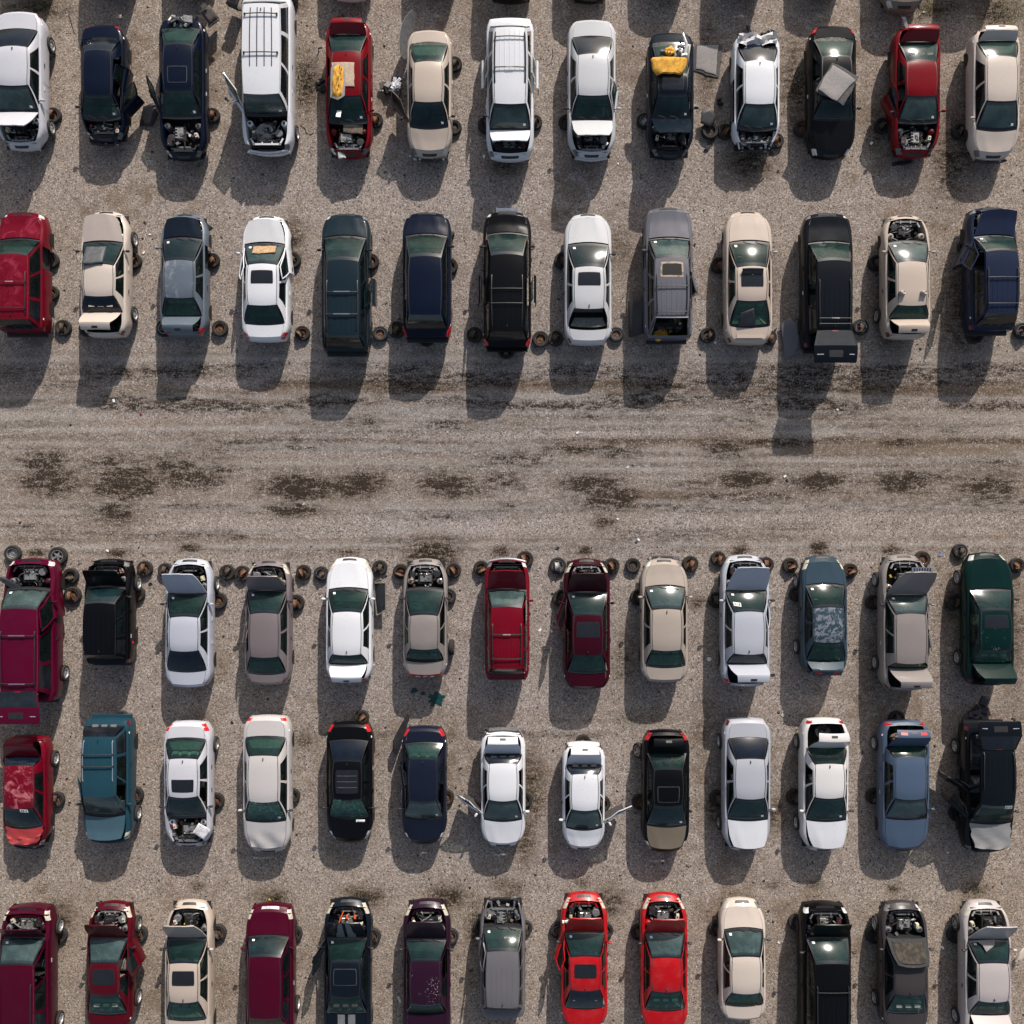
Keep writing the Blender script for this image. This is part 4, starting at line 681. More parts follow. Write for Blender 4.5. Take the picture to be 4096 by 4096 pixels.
class Car:
    def __init__(s,c,seed):
        s.c=c; s.R=random.Random(seed); s.k=c['kind']; s.box=s.k in('suv','van','bigvan')
        s.W=c['W']; zb,zr=KD[s.k]; s.zb=zb+LIFT; s.zr=zr+LIFT; s.zlow=.24+LIFT
        s.yf,s.yc,s.yrf,s.yrr,s.yd,s.yr=(c[k] for k in('yf','yc','yrf','yrr','yd','yr'))
        s.yhf=s.yf-(.20 if not s.box else .18)
        s.zt=s.zb+.04
        s.wr=(.335 if not s.box else .355)*s.W
        if s.k=='bigvan': s.wr=.37*s.W
        s.ef=s.R.uniform(.58,.68) if not s.box else .80
        s.er=s.R.uniform(.70,.78) if not s.box else .90
        zb=s.zb; h=s.R.uniform(0,.02)
        s.zp=[(s.yf,zb-.36),(s.yf-.10,zb-.27),(s.yhf,zb-.19+h),(s.yhf-.35,zb-.12),(s.yc,zb-.0),(0,zb),(s.yd,s.zt if not s.box else zb),
              (s.yr+.12,s.zt-.03 if not s.box else zb-.02),(s.yr,s.zt-.14 if not s.box else zb-.06)]
        if s.k=='bigvan' or s.k=='suv': s.zp[0]=(s.yf,zb-.28); s.zp[2]=(s.yhf,zb-.12)
        s.dent=c.get('crumple',0)
        s.M=paint(c['col']); s.Mr=paint(c['col'],c.get('peel',0),c.get('chips',0) and 1)
        s.Mh=paint(c['hoodcol']) if 'hoodcol' in c else (s.Mr if c.get('peel') in(1,) else s.M)
    def w(s,y):
        u=max(0,min((s.yf-y)/.80,1)); f=s.ef+(1-s.ef)*(1-(1-u)**2.3)
        v=max(0,min((y-s.yr)/.60,1)); r=s.er+(1-s.er)*(1-(1-v)**2.3)
        return s.W/2*min(f,r)
    def z(s,y):
        P=s.zp
        if y>=P[0][0]: return P[0][1]
        for (a,za),(b,zb_) in zip(P,P[1:]):
            if b<=y<=a:
                t=(a-y)/max(a-b,1e-6); return lerp(za,zb_,t)
        return P[-1][1]
    def warp(s,x,y,z):
        q=(2*x/s.W)**2
        f=max(0,min(1-(s.yf-y)/1.5,1)); r=max(0,min(1-(y-s.yr)/1.1,1))
        y2=y-(.23 if not s.box else .17)*f*q+(.10 if not s.box else .05)*r*q
        y2+=.07*(1-q)*math.exp(-((y-s.yc)/.35)**2)
        if not s.box: y2-=.06*(1-q)*math.exp(-((y-s.yd)/.3)**2)
        return (x,y2,z)
    def wo(s,y):   # half width of hood / cabin / trunk opening
        w=s.w(y)
        if y>s.yc-.05: return w*lerp(.86,.80,min(1,(y-s.yc)/1.0))
        if y>s.yd: return w*.885
        return w*.80
    def sec(s,y):
        w=s.w(y); z=s.z(y); wo=s.wo(y); cr=.035
        return [(0,z+cr),(wo*.5,z+cr*.75),(wo,z),(lerp(wo,w,.6),z-.018),(w*.985,z-.10),(w,z-.27),(w*.99,s.zlow+.12),(w*.93,s.zlow)]
    def P(s,y,k,sx=1,off=0.0):
        S=s.sec(y); k=max(0,min(k,6.999)); i=int(k); t=k-i
        x=lerp(S[i][0],S[i+1][0],t); z=lerp(S[i][1],S[i+1][1],t)
        a=min(1,max(0,(k-2)/3)); x+=off*a; z+=off*(1-a*.7)
        return s.warp(x*sx,y,z)
    def patch(s,b,y0,y1,k0,k1,sx,mat,off=.007,ny=4,nk=5):
        rows=[[s.P(lerp(y0,y1,i/ny),lerp(k0,k1,j/nk),sx,off) for j in range(nk+1)] for i in range(ny+1)]
        b.grid(rows,mat,flip=sx<0)
    def roof(s,u,v):
        t=v; wr=s.wr*(1-.07*(2*t-1)**2)
        z=s.zr-.045*u*u-.045*(2*t-1)**4-.012*(2*t-1)**2
        y=lerp(s.yrr,s.yrf,t)
        y+=.055*(1-u*u)*max(0,(t-.5)*2)**2-(.045 if not s.box else .02)*(1-u*u)*max(0,(.5-t)*2)**2
        if s.c.get('peel')==None and s.dent==0: pass
        return V3(u*wr,y,z)
    def SB(s,t):   # belt line, t=0 rear .. 1 front
        y=lerp(s.yd,s.yc,t); w=s.w(y)*(.885-.03*(2*t-1)**4)
        x,y2,z=s.warp(w,y,s.z(y)-.005); return V3(x,y2,z)
    def side(s,t,q,sx,out=0.0):
        a=s.SB(t); b=s.roof(1,t); p=a.lerp(b,q); p.x+=.035*math.sin(math.pi*q)+out; return (p.x*sx,p.y,p.z)
    def shield(s,u,q,front=True,out=0.0):
        yk=s.yc if front else s.yd; t=1 if front else 0
        a0=s.SB(t); x=a0.x*.985*u
        a=V3(*s.warp(x,yk,s.z(yk)+.0)); a.z=a0.z+.03*(1-u*u)
        b=s.roof(u*.985,t); p=a.lerp(b,q)
        n=V3(0,1 if front else -1,.9).normalized(); p+=n*(.035*math.sin(math.pi*q)+out)
        return p
    # ---- everything
    def make(s):
        c=s.c; R=s.R; off=c.get('off')
        root=s.root=thing(NAME[s.k],c['label'],'car',(c['x'],c['y'],0),0 if c['d']>0 else math.pi,GROUP)
        hood=c.get('hood'); trunk=c.get('trunk'); nose=c.get('nose')
        # body shell
        ys=[]
        y=s.yr
        brk=sorted(set([s.yr,s.yr+.03,s.yr+.12,s.yd,s.yc,s.yhf,s.yf-.10,s.yf-.03,s.yf,s.yrr,s.yrf]))
        ys=[]
        for a,b_ in zip(brk,brk[1:]):
            n=max(1,int(round((b_-a)/.16))); ys+=[lerp(a,b_,i/n) for i in range(n)]
        ys.append(s.yf)
        KS=[0,1,2,3,4,5,6,7]
        rows=[]; meta=[]
        def row(y,cap=None,sh=0):
            pr=[]
            for sx in (-1,1):
                ks=KS[::-1] if sx<0 else KS[1:]
                for k in ks:
                    p=list(s.P(y,k,sx)); 
                    if cap is not None: p[2]=min(p[2],cap); p[1]+=sh
                    pr.append(tuple(p))
            return pr
        rows.append(row(s.yr,s.zlow+.0,.05)); meta.append(s.yr-.01)
        rows.append(row(s.yr,s.zlow+.22,-.01)); meta.append(s.yr-.005)
        for y in ys: rows.append(row(y)); meta.append(y)
        rows.append(row(s.yf,s.zb-.50,.02)); meta.append(s.yf+.005)
        rows.append(row(s.yf,s.zlow,-.05)); meta.append(s.yf+.01)
        nodoor=set()
        for d in c.get('doors',[]): nodoor.add((d[0],d[1]))
        if 'nodoors' in c:
            sd={'l':-1,'r':1}[c['nodoors'][0]]*c['d']
            nodoor.add((sd,'f')); 
            if len(c['nodoors'])==1: nodoor.add((sd,'r'))
        for q in c.get('slide',''):
            nodoor.add(((-1 if q=='l' else 1)*c['d'],'r'))
        yB=s.yc-1.05-.0; yR=max(s.yc-1.95,s.yd+.10) if not s.box else s.yc-2.0
        s.door={'f':(yB,s.yc-.08),'r':(yR,yB-.03)}
        trunk_open = trunk is not None
        def skip(i,j):
            y0,y1=meta[i],meta[i+1]; ym=(y0+y1)/2
            k=abs(j+.5-7)      # 7 = centre column
            inner=k<2
            if inner:
                if s.yc<ym<s.yhf: return True
                if s.yd<ym<s.yc: return True
                if not s.box and s.yr+.115<ym<s.yd: return True
                if s.box and trunk_open and ym<s.yr+.0: return False
            if nose=='off' and ym>s.yhf: return True
            if c.get('chromebump')==1 and inner and s.yhf<=ym<s.yf-.06: return True
            if k>2.6 and k<6:
                sx=-1 if j<7 else 1
                for f in('f','r'):
                    if (sx,f) in nodoor and s.door[f][0]+.02<ym<s.door[f][1]-.02: return True
            if trunk=='crush' and ym<s.yr+.1 and inner: return True
            return False
        b=MB(); b.grid(rows,s.M,skip,flip=False)
        b.build('body',root,True,50)
        # underbody pan (dark, closes the view to the ground)
        b=MB(); b.box((0,(s.yf+s.yr)/2,s.zlow+.03),(s.W*.84,(s.yf-s.yr)*.88,.05),DARK); b.build('underbody',root,False)
        # wheel arches: flat half discs, the shade of the wells painted dark
        for ya in (s.yf-.92,s.yr+.98):
            for sx in(-1,1):
                b=MB(); pts=[]
                for i in range(13):
                    a=math.pi*i/12; pts.append((ya+.34*math.cos(a),s.zlow-.02+.36*math.sin(a)))
                base=len(b.v)
                for yy,zz in pts: b.v.append((sx*(s.w(yy)+.006),s.warp(s.w(yy),yy,0)[1],zz))
                b.face(tuple(range(base,base+13)),DARK)
                b.build('wheel_arch_shade',root,False)
        s.cabin(); s.hood(hood); 
        if not s.box: s.trunkf(trunk)
        else: s.tail(trunk)
        s.extras(nodoor)
        return root
    def cabin(s):
        c=s.c; root=s.root; R=s.R
        # roof
        b=MB(); n=14
        rows=[[s.roof(-1+2*j/12,i/n) for j in range(13)] for i in range(n+1)]
        b.grid(rows,s.Mr)
        rows=[[V3(p.x,p.y,p.z-.03) for p in r] for r in rows]; b.grid(rows,FABG,flip=True)
        if c.get('ribs'):
            for x in(-.34,-.17,0,.17,.34):
                u=x*1.1/s.wr*(.62/.6); 
                y0,y1=.04,(.60 if c.get('rails') else .72)
                if abs(u)>.9: continue
                for side in(-1,):
                    pts=[s.roof(u,lerp(y0,y1,i/8)) for i in range(9)]
                    rr=[[V3(p.x+dx,p.y,p.z+dz) for dx,dz in((-.020,.001),(-.008,.011),(.008,.011),(.020,.001))] for p in pts]; b.grid(rr,s.Mr)
        if c.get('strips'):
            for x in(-.42,-.14,.14,.42):
                pts=[s.roof(x/s.wr,lerp(.05,.70,i/8)) for i in range(9)]
                rr=[[V3(p.x+dx,p.y,p.z+dz) for dx,dz in((-.016,.002),(-.014,.022),(.014,.022),(.016,.002))] for p in pts]; b.grid(rr,BLK)
        if not s.box or s.k=='van':   # roof gutters
            for sx in(-1,1):
                rr=[]
                for i in range(9):
                    p=s.roof(.93*sx,i/8); rr.append([V3(p.x-.012,p.y,p.z+.0035),V3(p.x+.012,p.y,p.z+.0035)])
                b.grid(rr,BLK if not c.get('off') else BLK)
        b.build('roof',root,True,40)
        # pillars and rails
        pill=[0,.13 if not s.box else .05,.44,.475,.86,.95,1] if not s.box else [0,.05,.30,.34,.64,.67,.95,1]
        if not s.box: pill=[0,.20,.53,.57,.955,1]; glass=[(1,2),(3,4)]
        else: glass=[(1,2),(3,4),(5,6)]
        for sx in(-1,1):
            b=MB()
            def strip(t0,t1,q0,q1,mat,out=.004,nt_=6,nq=4):
                rr=[[s.side(lerp(t0,t1,i/nt_),lerp(q0,q1,j/nq),sx,out) for j in range(nq+1)] for i in range(nt_+1)]
                b.grid(rr,mat,flip=sx>0)
            for i in range(0,len(pill)-1,2): strip(pill[i],pill[i+1],0,1,s.M)
            strip(0,1,.90,1.0,s.M,.006,14,2); strip(0,1,-.02,.05,BLK if R.random()<.6 else s.M,.006,14,1)
            b.build('pillar_frame',root,True,40)
            gi=0
            for a,e in glass:
                gi+=1
                isf=(a,e)==glass[-1]
                dd=[d for d in s.c.get('doors',[]) if d[0]==sx]
                if any((d[1]=='f' and isf) or (d[1]=='r' and (a,e)==glass[-2]) for d in dd): continue
                if R.random()<.12: continue
                b=MB(); rr=[[s.side(lerp(pill[a],pill[e],i/6),lerp(.04,.91,j/4),sx,-.006) for j in range(5)] for i in range(7)]
                b.grid(rr,GS if not s.box else (GK if gi<2 else GS),uv=True,flip=sx>0)
                b.build('side_window',root,True)
        # windshield and rear window
        b=MB(); rr=[[s.shield(-1+2*j/12,i/8,True) for j in range(13)] for i in range(9)]; b.grid(rr,GCR if c.get('cracked') else R.choice(GWV),uv=True)
        ws=b.build('windshield',root,True)
        if not c.get('norear') and not (s.box and c.get('trunk') is not None):
            b=MB(); rr=[[s.shield(-1+2*j/12,i/8,False) for j in range(13)] for i in range(9)]
            b.grid(rr,R.choice(GRV) if not s.box else GK,uv=True,flip=True); b.build('rear_window',root,True)
        # stickers and paper tags on the glass
        def tagp(u0,u1,q0,q1,name,mat=WHITE,skew=0,front=True,text=None):
            b=MB(); rr=[[s.shield(u0+(u1-u0)*j/2,lerp(q0,q1,i/2)+skew*(j/2),front,.006) for j in range(3)] for i in range(3)]
            b.grid(rr,mat); o=b.build(name,root,False)
            if text:
                tb=MB(); n=len(text)
                for ci,ch in enumerate(text):   # seven-segment style figures printed on the tag
                    segs={'0':'abcdef','1':'bc','2':'abged','3':'abgcd','4':'fgbc','5':'afgcd','6':'afgedc','7':'abc','8':'abcdefg','9':'abfgcd'}[ch]
                    cu0=lerp(u0,u1,.08+.84*ci/n); cu1=lerp(u0,u1,.08+.84*(ci+.7)/n)
                    G={'a':(0,1,1,1),'b':(1,1,1,.5),'c':(1,.5,1,0),'d':(0,0,1,0),'e':(0,.5,0,0),'f':(0,1,0,.5),'g':(0,.5,1,.5)}
                    for sg in segs:
                        xa,ya,xb,yb=G[sg]
                        def pt(xx,yy): 
                            xx=1-xx; yy=1-yy
                            return s.shield(lerp(cu0,cu1,1-xx),lerp(q0,q1,.2+.6*(1-yy))+skew*lerp(.08+.84*ci/n,.08+.84*(ci+.7)/n,1-xx)*1,front,.011)
                        p,q=pt(xa,ya),pt(xb,yb); d=(q-p); 
                        if d.length<1e-4: continue
                        nn=Vector((-d.y,d.x,0)).normalized()*.006
                        bb=len(tb.v); tb.v+= [tuple(p-nn),tuple(p+nn),tuple(q+nn),tuple(q-nn)]; tb.face((bb,bb+1,bb+2,bb+3),BLK)
                tb.build('printed_number',o,False)
        if c.get('stick'): tagp(-.80,-.67,.10,.20,'paper_tag',skew=.01)
        if c.get('label2'): tagp(-.86,-.44,.52,.70,'number_tag',skew=.08,text='34178')
        if c.get('label3'): tagp(-.62,-.10,.80,.94,'number_tag',skew=.05,text='3417875')
        if c.get('label5'): tagp(-.88,-.42,.80,.96,'number_tag',skew=.05,text='34178')
        if c.get('rearpale'):
            b=MB(); rr=[[s.shield(-.78+1.56*j/6,.15+.75*i/4,False,-.03) for j in range(7)] for i in range(5)]
            b.grid(rr,plain('pale_green_shelf',(.20,.30,.24),.7),flip=True); b.build('parcel_shelf',root)
        if c.get('scrawl'):
            b=MB(); x=.10
            for k in range(9):
                u=x+.06*k; b.tube([s.shield(u,.42+.02*math.sin(k*2.1),True,.008),s.shield(u+.035,.50+.02*math.cos(k*1.3),True,.008),s.shield(u+.05,.44,True,.008)],.006,WHITE,4)
            b.build('chalk_scrawl',root)
        # cowl and wipers
        b=MB(); rr=[]
        for i in range(13):
            u=-1+2*i/12; a=s.shield(u,0.0,True)
            rr.append([V3(a.x,a.y-.01,a.z-.004),V3(a.x*1.0,a.y+.045,a.z-.03),V3(a.x,a.y+.10,a.z-.035)])
        b.grid(rr,BLK,flip=False); b.build('cowl_panel',root)
        if not c.get('simple') and R.random()<.65:
            for x0 in(-.35,.28):
                b=MB(); b.tube([s.shield(x0,-.02,True,.03),s.shield(x0+.18,.07,True,.02),s.shield(x0+.42,.10,True,.02)],.010,BLK,4); b.build('wiper',root)
        if c.get('simple'): return
        # interior
        fk='t' if c['col'] in('gold','champagne','champtaupe','pearl','green') else ('g' if R.random()<.6 else 'k')
        y0,y1=(s.yd-.0,s.yc+.05); wi=s.W*.40; zf=s.zlow+.06; zt_=s.zb-.08
        b=MB(); b.grid([[(-wi,y0,zt_),(-wi,y0,zf),(wi,y0,zf),(wi,y0,zt_)],[(-wi,y1,zt_),(-wi,y1,zf),(wi,y1,zf),(wi,y1,zt_)]],plain('carpet',(.03,.028,.026),.95,0,.4,12))
        b.grid([[(-wi,y1,zf),(wi,y1,zf)],[(-wi,y1,zt_),(wi,y1,zt_)]],DARK)
        b.build('cabin_floor',root,False)
        for sx in(-.37,.37): link('front_seat',SEATM[fk],root,(sx,s.yc-1.15,zf))
        ny=s.yc-2.05
        if ny>s.yd+.25:
            link('rear_seat',BENCH[fk],root,(0,ny,zf))
        if s.box and ny-1.0>s.yd+.3: link('rear_seat',BENCH[fk],root,(0,ny-.95,zf))
        b=MB(); b.box((0,s.yc-.22,s.zb-.13),(s.W*.76,.42,.16),plain('dashboard_plastic',(.035,.036,.036),.7),None,.9); b.build('dashboard',root)
        link('steering_wheel',STEER,root,(-.37,s.yc-.52,s.zb-.06),(math.radians(62),0,0))
        if not s.box:
            b=MB(); b.grid([[s.shield(-.9+1.8*j/4,.06,False,-.08) for j in range(5)],[V3(x,s.yd+.42,s.zt-.03) for x in(-.55,-.28,0,.28,.55)]],plain('shelf_trim_'+fk,{'t':(.24,.22,.17),'g':(.10,.11,.105),'k':(.035,.04,.04)}[fk],.9)); b.build('parcel_shelf',root)
    def hood(s,hood):
        c=s.c; R=s.R; root=s.root
        n=8; y0,y1=s.yc+.09,s.yhf-.01
        if hood=='off' or isinstance(hood,tuple): s.bay()
        if hood=='off': return
        b=MB(); rows=[]
        L=y1-y0
        hs=c.get('hshift')
        for i in range(n+1):
            y=lerp(y0,y1,i/n); wo=s.wo(y)*.985; row=[]
            for j in range(13):
                u=-1+2*j/12
                z=s.z(y)+.035*(1-u*u)+.020*math.exp(-((abs(u)-lerp(.42,.66,1-i/n))/.09)**2)*min(1,i/2)
                x=u*wo
                if s.dent==1: z+=.07*math.sin(6*u+2*i)*math.sin(i*.9)*(i/n); x+=.03*math.sin(i*1.7)
                if s.dent==2 and i>3: z+=-.10*math.exp(-((u+.1)/.35)**2)*(i-3)/5+.05*math.sin(5*u+i)*(i-3)/5
                row.append(V3(*s.warp(x,y,z+.004)))
            rows.append(row)
        low=[[V3(p.x*.985,p.y,p.z-.035) for p in r] for r in rows]
        inner=plain('hood_underside',(.028,.028,.030),.9)
        hinge=V3(0,y0+.02,s.z(y0)+.02)
        mats=Matrix.Identity(3); sh=0
        if isinstance(hood,tuple):
            mats=Matrix.Rotation(math.radians(hood[0]),3,'X'); sh=hood[1]
        def tf(p):
            q=p-hinge; q=V3(q.x+sh*q.y,q.y,q.z); q=mats@q
            return q+hinge
        rows=[[tf(p) for p in r] for r in rows]; low=[[tf(p) for p in r] for r in low]
        b.grid(rows,s.Mh); b.grid(low,inner,flip=True)
        e=[[rows[-1][j],low[-1][j]] for j in range(13)]; b.grid(e,s.Mh)
        for jj in(0,12):
            e=[[rows[i][jj],low[i][jj]] for i in range(n+1)]; b.grid(e,s.Mh,flip=jj>0)
        o=b.build('hood',root,True,45)
        if c.get('stripes'):
            for sx in(-1,1):
                b=MB(); rr=[]
                for i in range(n+1):
                    rr.append([tf(V3(*s.warp(sx*x,lerp(y0,y1,i/n),s.z(lerp(y0,y1,i/n))+.035*(1-(x/.7)**2)+.012))) for x in(.06,.38)])
                b.grid(rr,STRIPE); b.build('racing_stripe',o)
        if c.get('hoodgrille'):
            b=MB(); p=tf(V3(0,y1,s.z(y1))); 
            b.box(tuple(p+V3(0,.07,-.03)),(.78,.16,.05),CHROME); 
            for k in range(7): b.box(tuple(p+V3(-.3+.1*k,.07,-.0)),(.05,.11,.02),BLK)
            b.build('grille',o)
        if c.get('hoodback'):
            b=MB(); rr=[[tf(V3(*s.warp(u*s.wo(y)*.78,y,s.z(y)-.045))) for u in(-1,-.5,0,.5,1)] for y in[lerp(y0+.15,y1-.12,i/4) for i in range(5)]]
            b.grid(rr,plain('hood_liner',(.040,.034,.026),.95,0,.6,6)); b.build('hood_liner',o)
    def bay(s):
        c=s.c; R=s.R; root=s.root
        y0,y1=s.yc+.08,s.yhf; zf=s.zlow+.10
        rows=[]
        b=MB()
        ysn=[lerp(y0,y1,i/5) for i in range(6)]
        for sx in(-1,1):
            b.grid([[V3(*s.warp(sx*s.wo(y),y,s.z(y)-.01)),V3(*s.warp(sx*(s.wo(y)-.05),y,zf))] for y in ysn],s.M if R.random()<.75 else DARK,flip=sx<0)
        b.grid([[(x,y,zf) for x in(-.75,0,.75)] for y in(y0-.05,y1+.1)],DARK)
        b.grid([[(x,y0,z) for x in(-.8,0,.8)] for z in(zf,s.zb-.03)],DARK)
        if c.get('nose')!='off': b.grid([[(x,y1,z) for x in(-.6,0,.6)] for z in(zf,s.z(y1)-.02)],DARK)
        b.build('engine_bay',root,False)
        # strut towers
        for sx in(-1,1):
            b=MB(); y=y0+.28; x=sx*(s.wo(y)-.15)
            b.lathe((x,y,0),[(.15,zf),(.12,s.z(y)-.12),(.075,s.z(y)-.09),(.07,s.z(y)-.10),(0,s.z(y)-.10)],s.M if R.random()<.6 else GREY,14)
            b.lathe((x,y,s.z(y)-.085),[(.055,0),(.03,.01),(0,.01)],BLK,10); b.build('strut_tower',root)
        # radiator support
        m=R.choice([s.M,LGREY,GREY,BLK]); b=MB(); zz=s.z(y1)-.05
        b.box((0,y1-.10,zz),(s.wo(y1)*1.55,.07,.05),m); 
        for sx in(-1,1): b.box((sx*s.wo(y1)*.80,y1-.20,zz),(.06,.28,.05),m,Matrix.Rotation(sx*.5,3,'Z'))
        for x in(-.2,.18): b.box((x,y1-.12,zz+.03),(.05,.12,.03),m)
        b.build('radiator_support',root)
        b=MB(); b.box((0,y1-.19,zz-.07),(.85,.06,.10),BLK); b.box((0,y1-.26,zz-.12),(.55,.05,.18),GREY); b.build('radiator',root)
        # engine block
        ex=R.uniform(-.12,.12); ey=(y0+y1)/2-R.uniform(.0,.12); er=R.choice([0,math.pi/2])*1.0; EM=R.choice([ALU,GREY,BLK,STEEL])
        b=MB(); M=Matrix.Rotation(er+R.uniform(-.05,.05),3,'Z'); zt=s.z(ey)-.13
        b.box((ex,ey,(zf+zt)/2),(.42,.55,zt-zf),DARK,M)
        b.box((ex,ey,zt+.02),(.26,.48,.07),EM,M,.85)
        for k in range(4):
            p=M@Vector((.18,-.17+.115*k,0)); b.tube([(ex+p.x*.5,ey+p.y,zt+.03),(ex+p.x*1.0,ey+p.y,zt+.05),(ex+p.x*1.5,ey+p.y*1.0,zt-.05)],.028,EM if R.random()<.7 else ALU,7)
        b.lathe((ex-.05,ey+.1,zt+.055),[(.045,0),(.04,.02),(0,.022)],BLK,10)
        for k in range(3): b.box((ex+R.uniform(-.15,.15),ey+R.uniform(-.2,.2),zt+.06),(R.uniform(.04,.12),R.uniform(.04,.12),.04),R.choice([ALU,BLK,STEEL,GREY]),Matrix.Rotation(R.uniform(0,3),3,'Z'))
        b.build('engine',root,True,35)
        if R.random()<.75:
            b=MB(); sx=R.choice([-1,1]); b.box((sx*.50,y1-.40,zt-.0),(.18,.26,.18),BLK); 
            for q in(-.07,.07): b.lathe((sx*.50+q*.5,y1-.40+q,zt+.09),[(.014,0),(.014,.02),(0,.02)],R.choice([ALU,REDL]),8)
            b.build('battery',root)
        if R.random()<.8:
            b=MB(); sx=R.choice([-1,1]); x=sx*.52; y=ey+R.uniform(-.1,.2)
            b.box((x,y,zt+.0),(.13,.20,.15),TANK,Matrix.Rotation(R.uniform(-.3,.3),3,'Z'),.8); b.lathe((x,y,zt+.075),[(.03,0),(.03,.02),(0,.02)],R.choice([BLK,YELP,REDL]),8); b.build('coolant_tank',root)
        if R.random()<.7:
            b=MB(); sx=R.choice([-1,1]); b.lathe((sx*.45,ey+.18,zt-.03),[(.15,-.05),(.15,.05),(.13,.07),(0,.075)],R.choice([BLK,GREY]),14); b.build('air_filter_box',root)
        for k in range(R.randint(6,10)):
            b=MB(); p=V3(R.uniform(-.55,.55),R.uniform(y0+.1,y1-.25),zt+R.uniform(-.05,.03)); q=p+V3(R.uniform(-.45,.45),R.uniform(-.35,.35),R.uniform(-.08,.05)); m_=(p+q)/2+V3(R.uniform(-.1,.1),R.uniform(-.1,.1),R.uniform(.02,.09))
            pts=[]
            for i in range(7):
                t=i/6; v=p*(1-t)**2+m_*2*t*(1-t)+q*t*t; v.x=max(-.68,min(.68,v.x)); v.y=max(y0,min(y1-.08,v.y)); pts.append(v)
            b.tube(pts,R.choice([.008,.012,.022,.028]),R.choice([BLK,BLK,BLK,GREY,ALU,RUB]),6); b.build('hose',root)
        b=MB()
        for k in range(R.randint(16,30)):
            b.box((R.uniform(-.60,.60),R.uniform(y0+.08,y1-.2),zt+R.uniform(-.12,.0)),(R.uniform(.03,.13),R.uniform(.03,.13),R.uniform(.03,.10)),R.choice([BLK,BLK,GREY,ALU,DARK,STEEL,WHITE if R.random()<.35 else BLK,RUST2,RUST,REDL if R.random()<.15 else BLK,YELP if R.random()<.15 else BLK]),Euler((R.uniform(-.4,.4),R.uniform(-.4,.4),R.uniform(0,3))).to_matrix())
        b.build('engine_fittings',root,False)
        if c.get('stripes'):
            b=MB(); b.tube([(-.45,y0+.2,zt+.12),(-.15,y1-.2,zt+.14)],.025,ORANGE,8); b.build('strut_brace',root)
            for x in(.0,.3):
                b=MB(); b.box((x,y1-.42,zt+.10),(.08,.14,.05),ORANGE); b.build('ignition_cover',root)
        if c.get('nose')=='off':
            b=MB(); z=s.zlow+.22
            for sx in(-1,1):
                b.tube([(sx*.42,y1-.3,z),(sx*.46,y1-.05,z+.03),(sx*.44,s.yf-.05,z-.02)],.045,s.M if R.random()<.5 else BLK,6)
                b.tube([(sx*.72,y1-.5,z+.3),(sx*.66,y1-.1,z+.2),(sx*.58,s.yf-.12,z+.05)],.035,s.M,6)
            b.tube([(-.62,s.yf-.16,z),(-.3,s.yf-.06,z+.02),(.3,s.yf-.05,z+.02),(.62,s.yf-.15,z)],.05,BLK,6)
            for k in range(12): b.box((R.uniform(-.75,.75),s.yf-R.uniform(.0,.35),z+R.uniform(-.1,.15)),(R.uniform(.05,.2),R.uniform(.04,.16),R.uniform(.03,.12)),R.choice([BLK,GREY,s.M,ALU,RUST2]),Euler((R.uniform(-1,1),R.uniform(-1,1),R.uniform(0,3))).to_matrix())
            b.build('bare_front_frame',root,True)
    def lidtf(s,hinge,ang,sh):
        M=Matrix.Rotation(-math.radians(ang),3,'X')
        def tf(p):
            q=p-hinge; q=V3(q.x-sh*q.y,q.y,q.z); return M@q+hinge
        return tf
    def trunkf(s,trunk):
        c=s.c; R=s.R; root=s.root
        y0,y1=s.yd-.02,s.yr+.12
        if trunk is not None:
            b=MB(); zf=s.zlow+.15; ys=[lerp(y0,y1,i/3) for i in range(4)]
            ln=plain('trunk_liner',(.022,.021,.020),.95,0,.5,8)
            for sx in(-1,1): b.grid([[V3(*s.warp(sx*s.wo(y),y,s.z(y)-.01)),V3(*s.warp(sx*(s.wo(y)-.06),y,zf))] for y in ys],ln,flip=sx>0)
            b.grid([[(x,y,zf) for x in(-.7,0,.7)] for y in(y0+.3,y1-.03)],ln)
            b.grid([[(x,y1-.02,z) for x in(-.68,0,.68)] for z in(zf,s.z(y1)-.02)],ln)
            b.build('trunk_well',root,False)
            for k in range(3):
                b=MB(); p=(R.uniform(-.45,.45),lerp(y0,y1,R.uniform(.3,.8)),zf+.08)
                b.box(p,(R.uniform(.15,.4),R.uniform(.12,.3),.12),R.choice([FELTD,FELTB,BLK,FABG]),Matrix.Rotation(R.uniform(0,3),3,'Z'),.7); b.build('trunk_clutter',root)
        if trunk=='crush': 
            b=MB(); rr=[]
            for i in range(5):
                rr.append([V3(-.72+1.44*j/10,s.yd-.05-.11*i-.05*math.sin(j*1.3),s.zt+.05+.10*math.sin(i*2+j*.8)+.05*math.cos(j*2.1)) for j in range(11)])
            b.grid(rr,paint('cream')); b.build('crushed_trunk_lid',root,True,30); return
        n=5; rows=[]
        for i in range(n+1):
            y=lerp(y0,y1,i/n); row=[]
            for j in range(11):
                u=-1+2*j/10; row.append(V3(*s.warp(u*s.wo(y)*.985,y,s.z(y)+.035*(1-u*u)+.004)))
            rows.append(row)
        last=rows[-1]
        if trunk is not None:
            rows.append([V3(p.x*.98,p.y-.05,p.z-.06) for p in last]); rows.append([V3(p.x*.95,p.y-.07,p.z-.27) for p in last]); rows.append([V3(p.x*.9,p.y-.02,p.z-.32) for p in last])
            hinge=V3(0,y0,s.z(y0)); tf=s.lidtf(hinge,trunk[0],trunk[1])
        else: tf=lambda p:p
        low=[[tf(V3(p.x*.97,p.y+.02*0,p.z-.025)) for p in r] for r in rows[:n+1]]
        face=[[tf(p) for p in r] for r in rows[n:]] if trunk is not None else None
        rows=[[tf(p) for p in r] for r in rows]
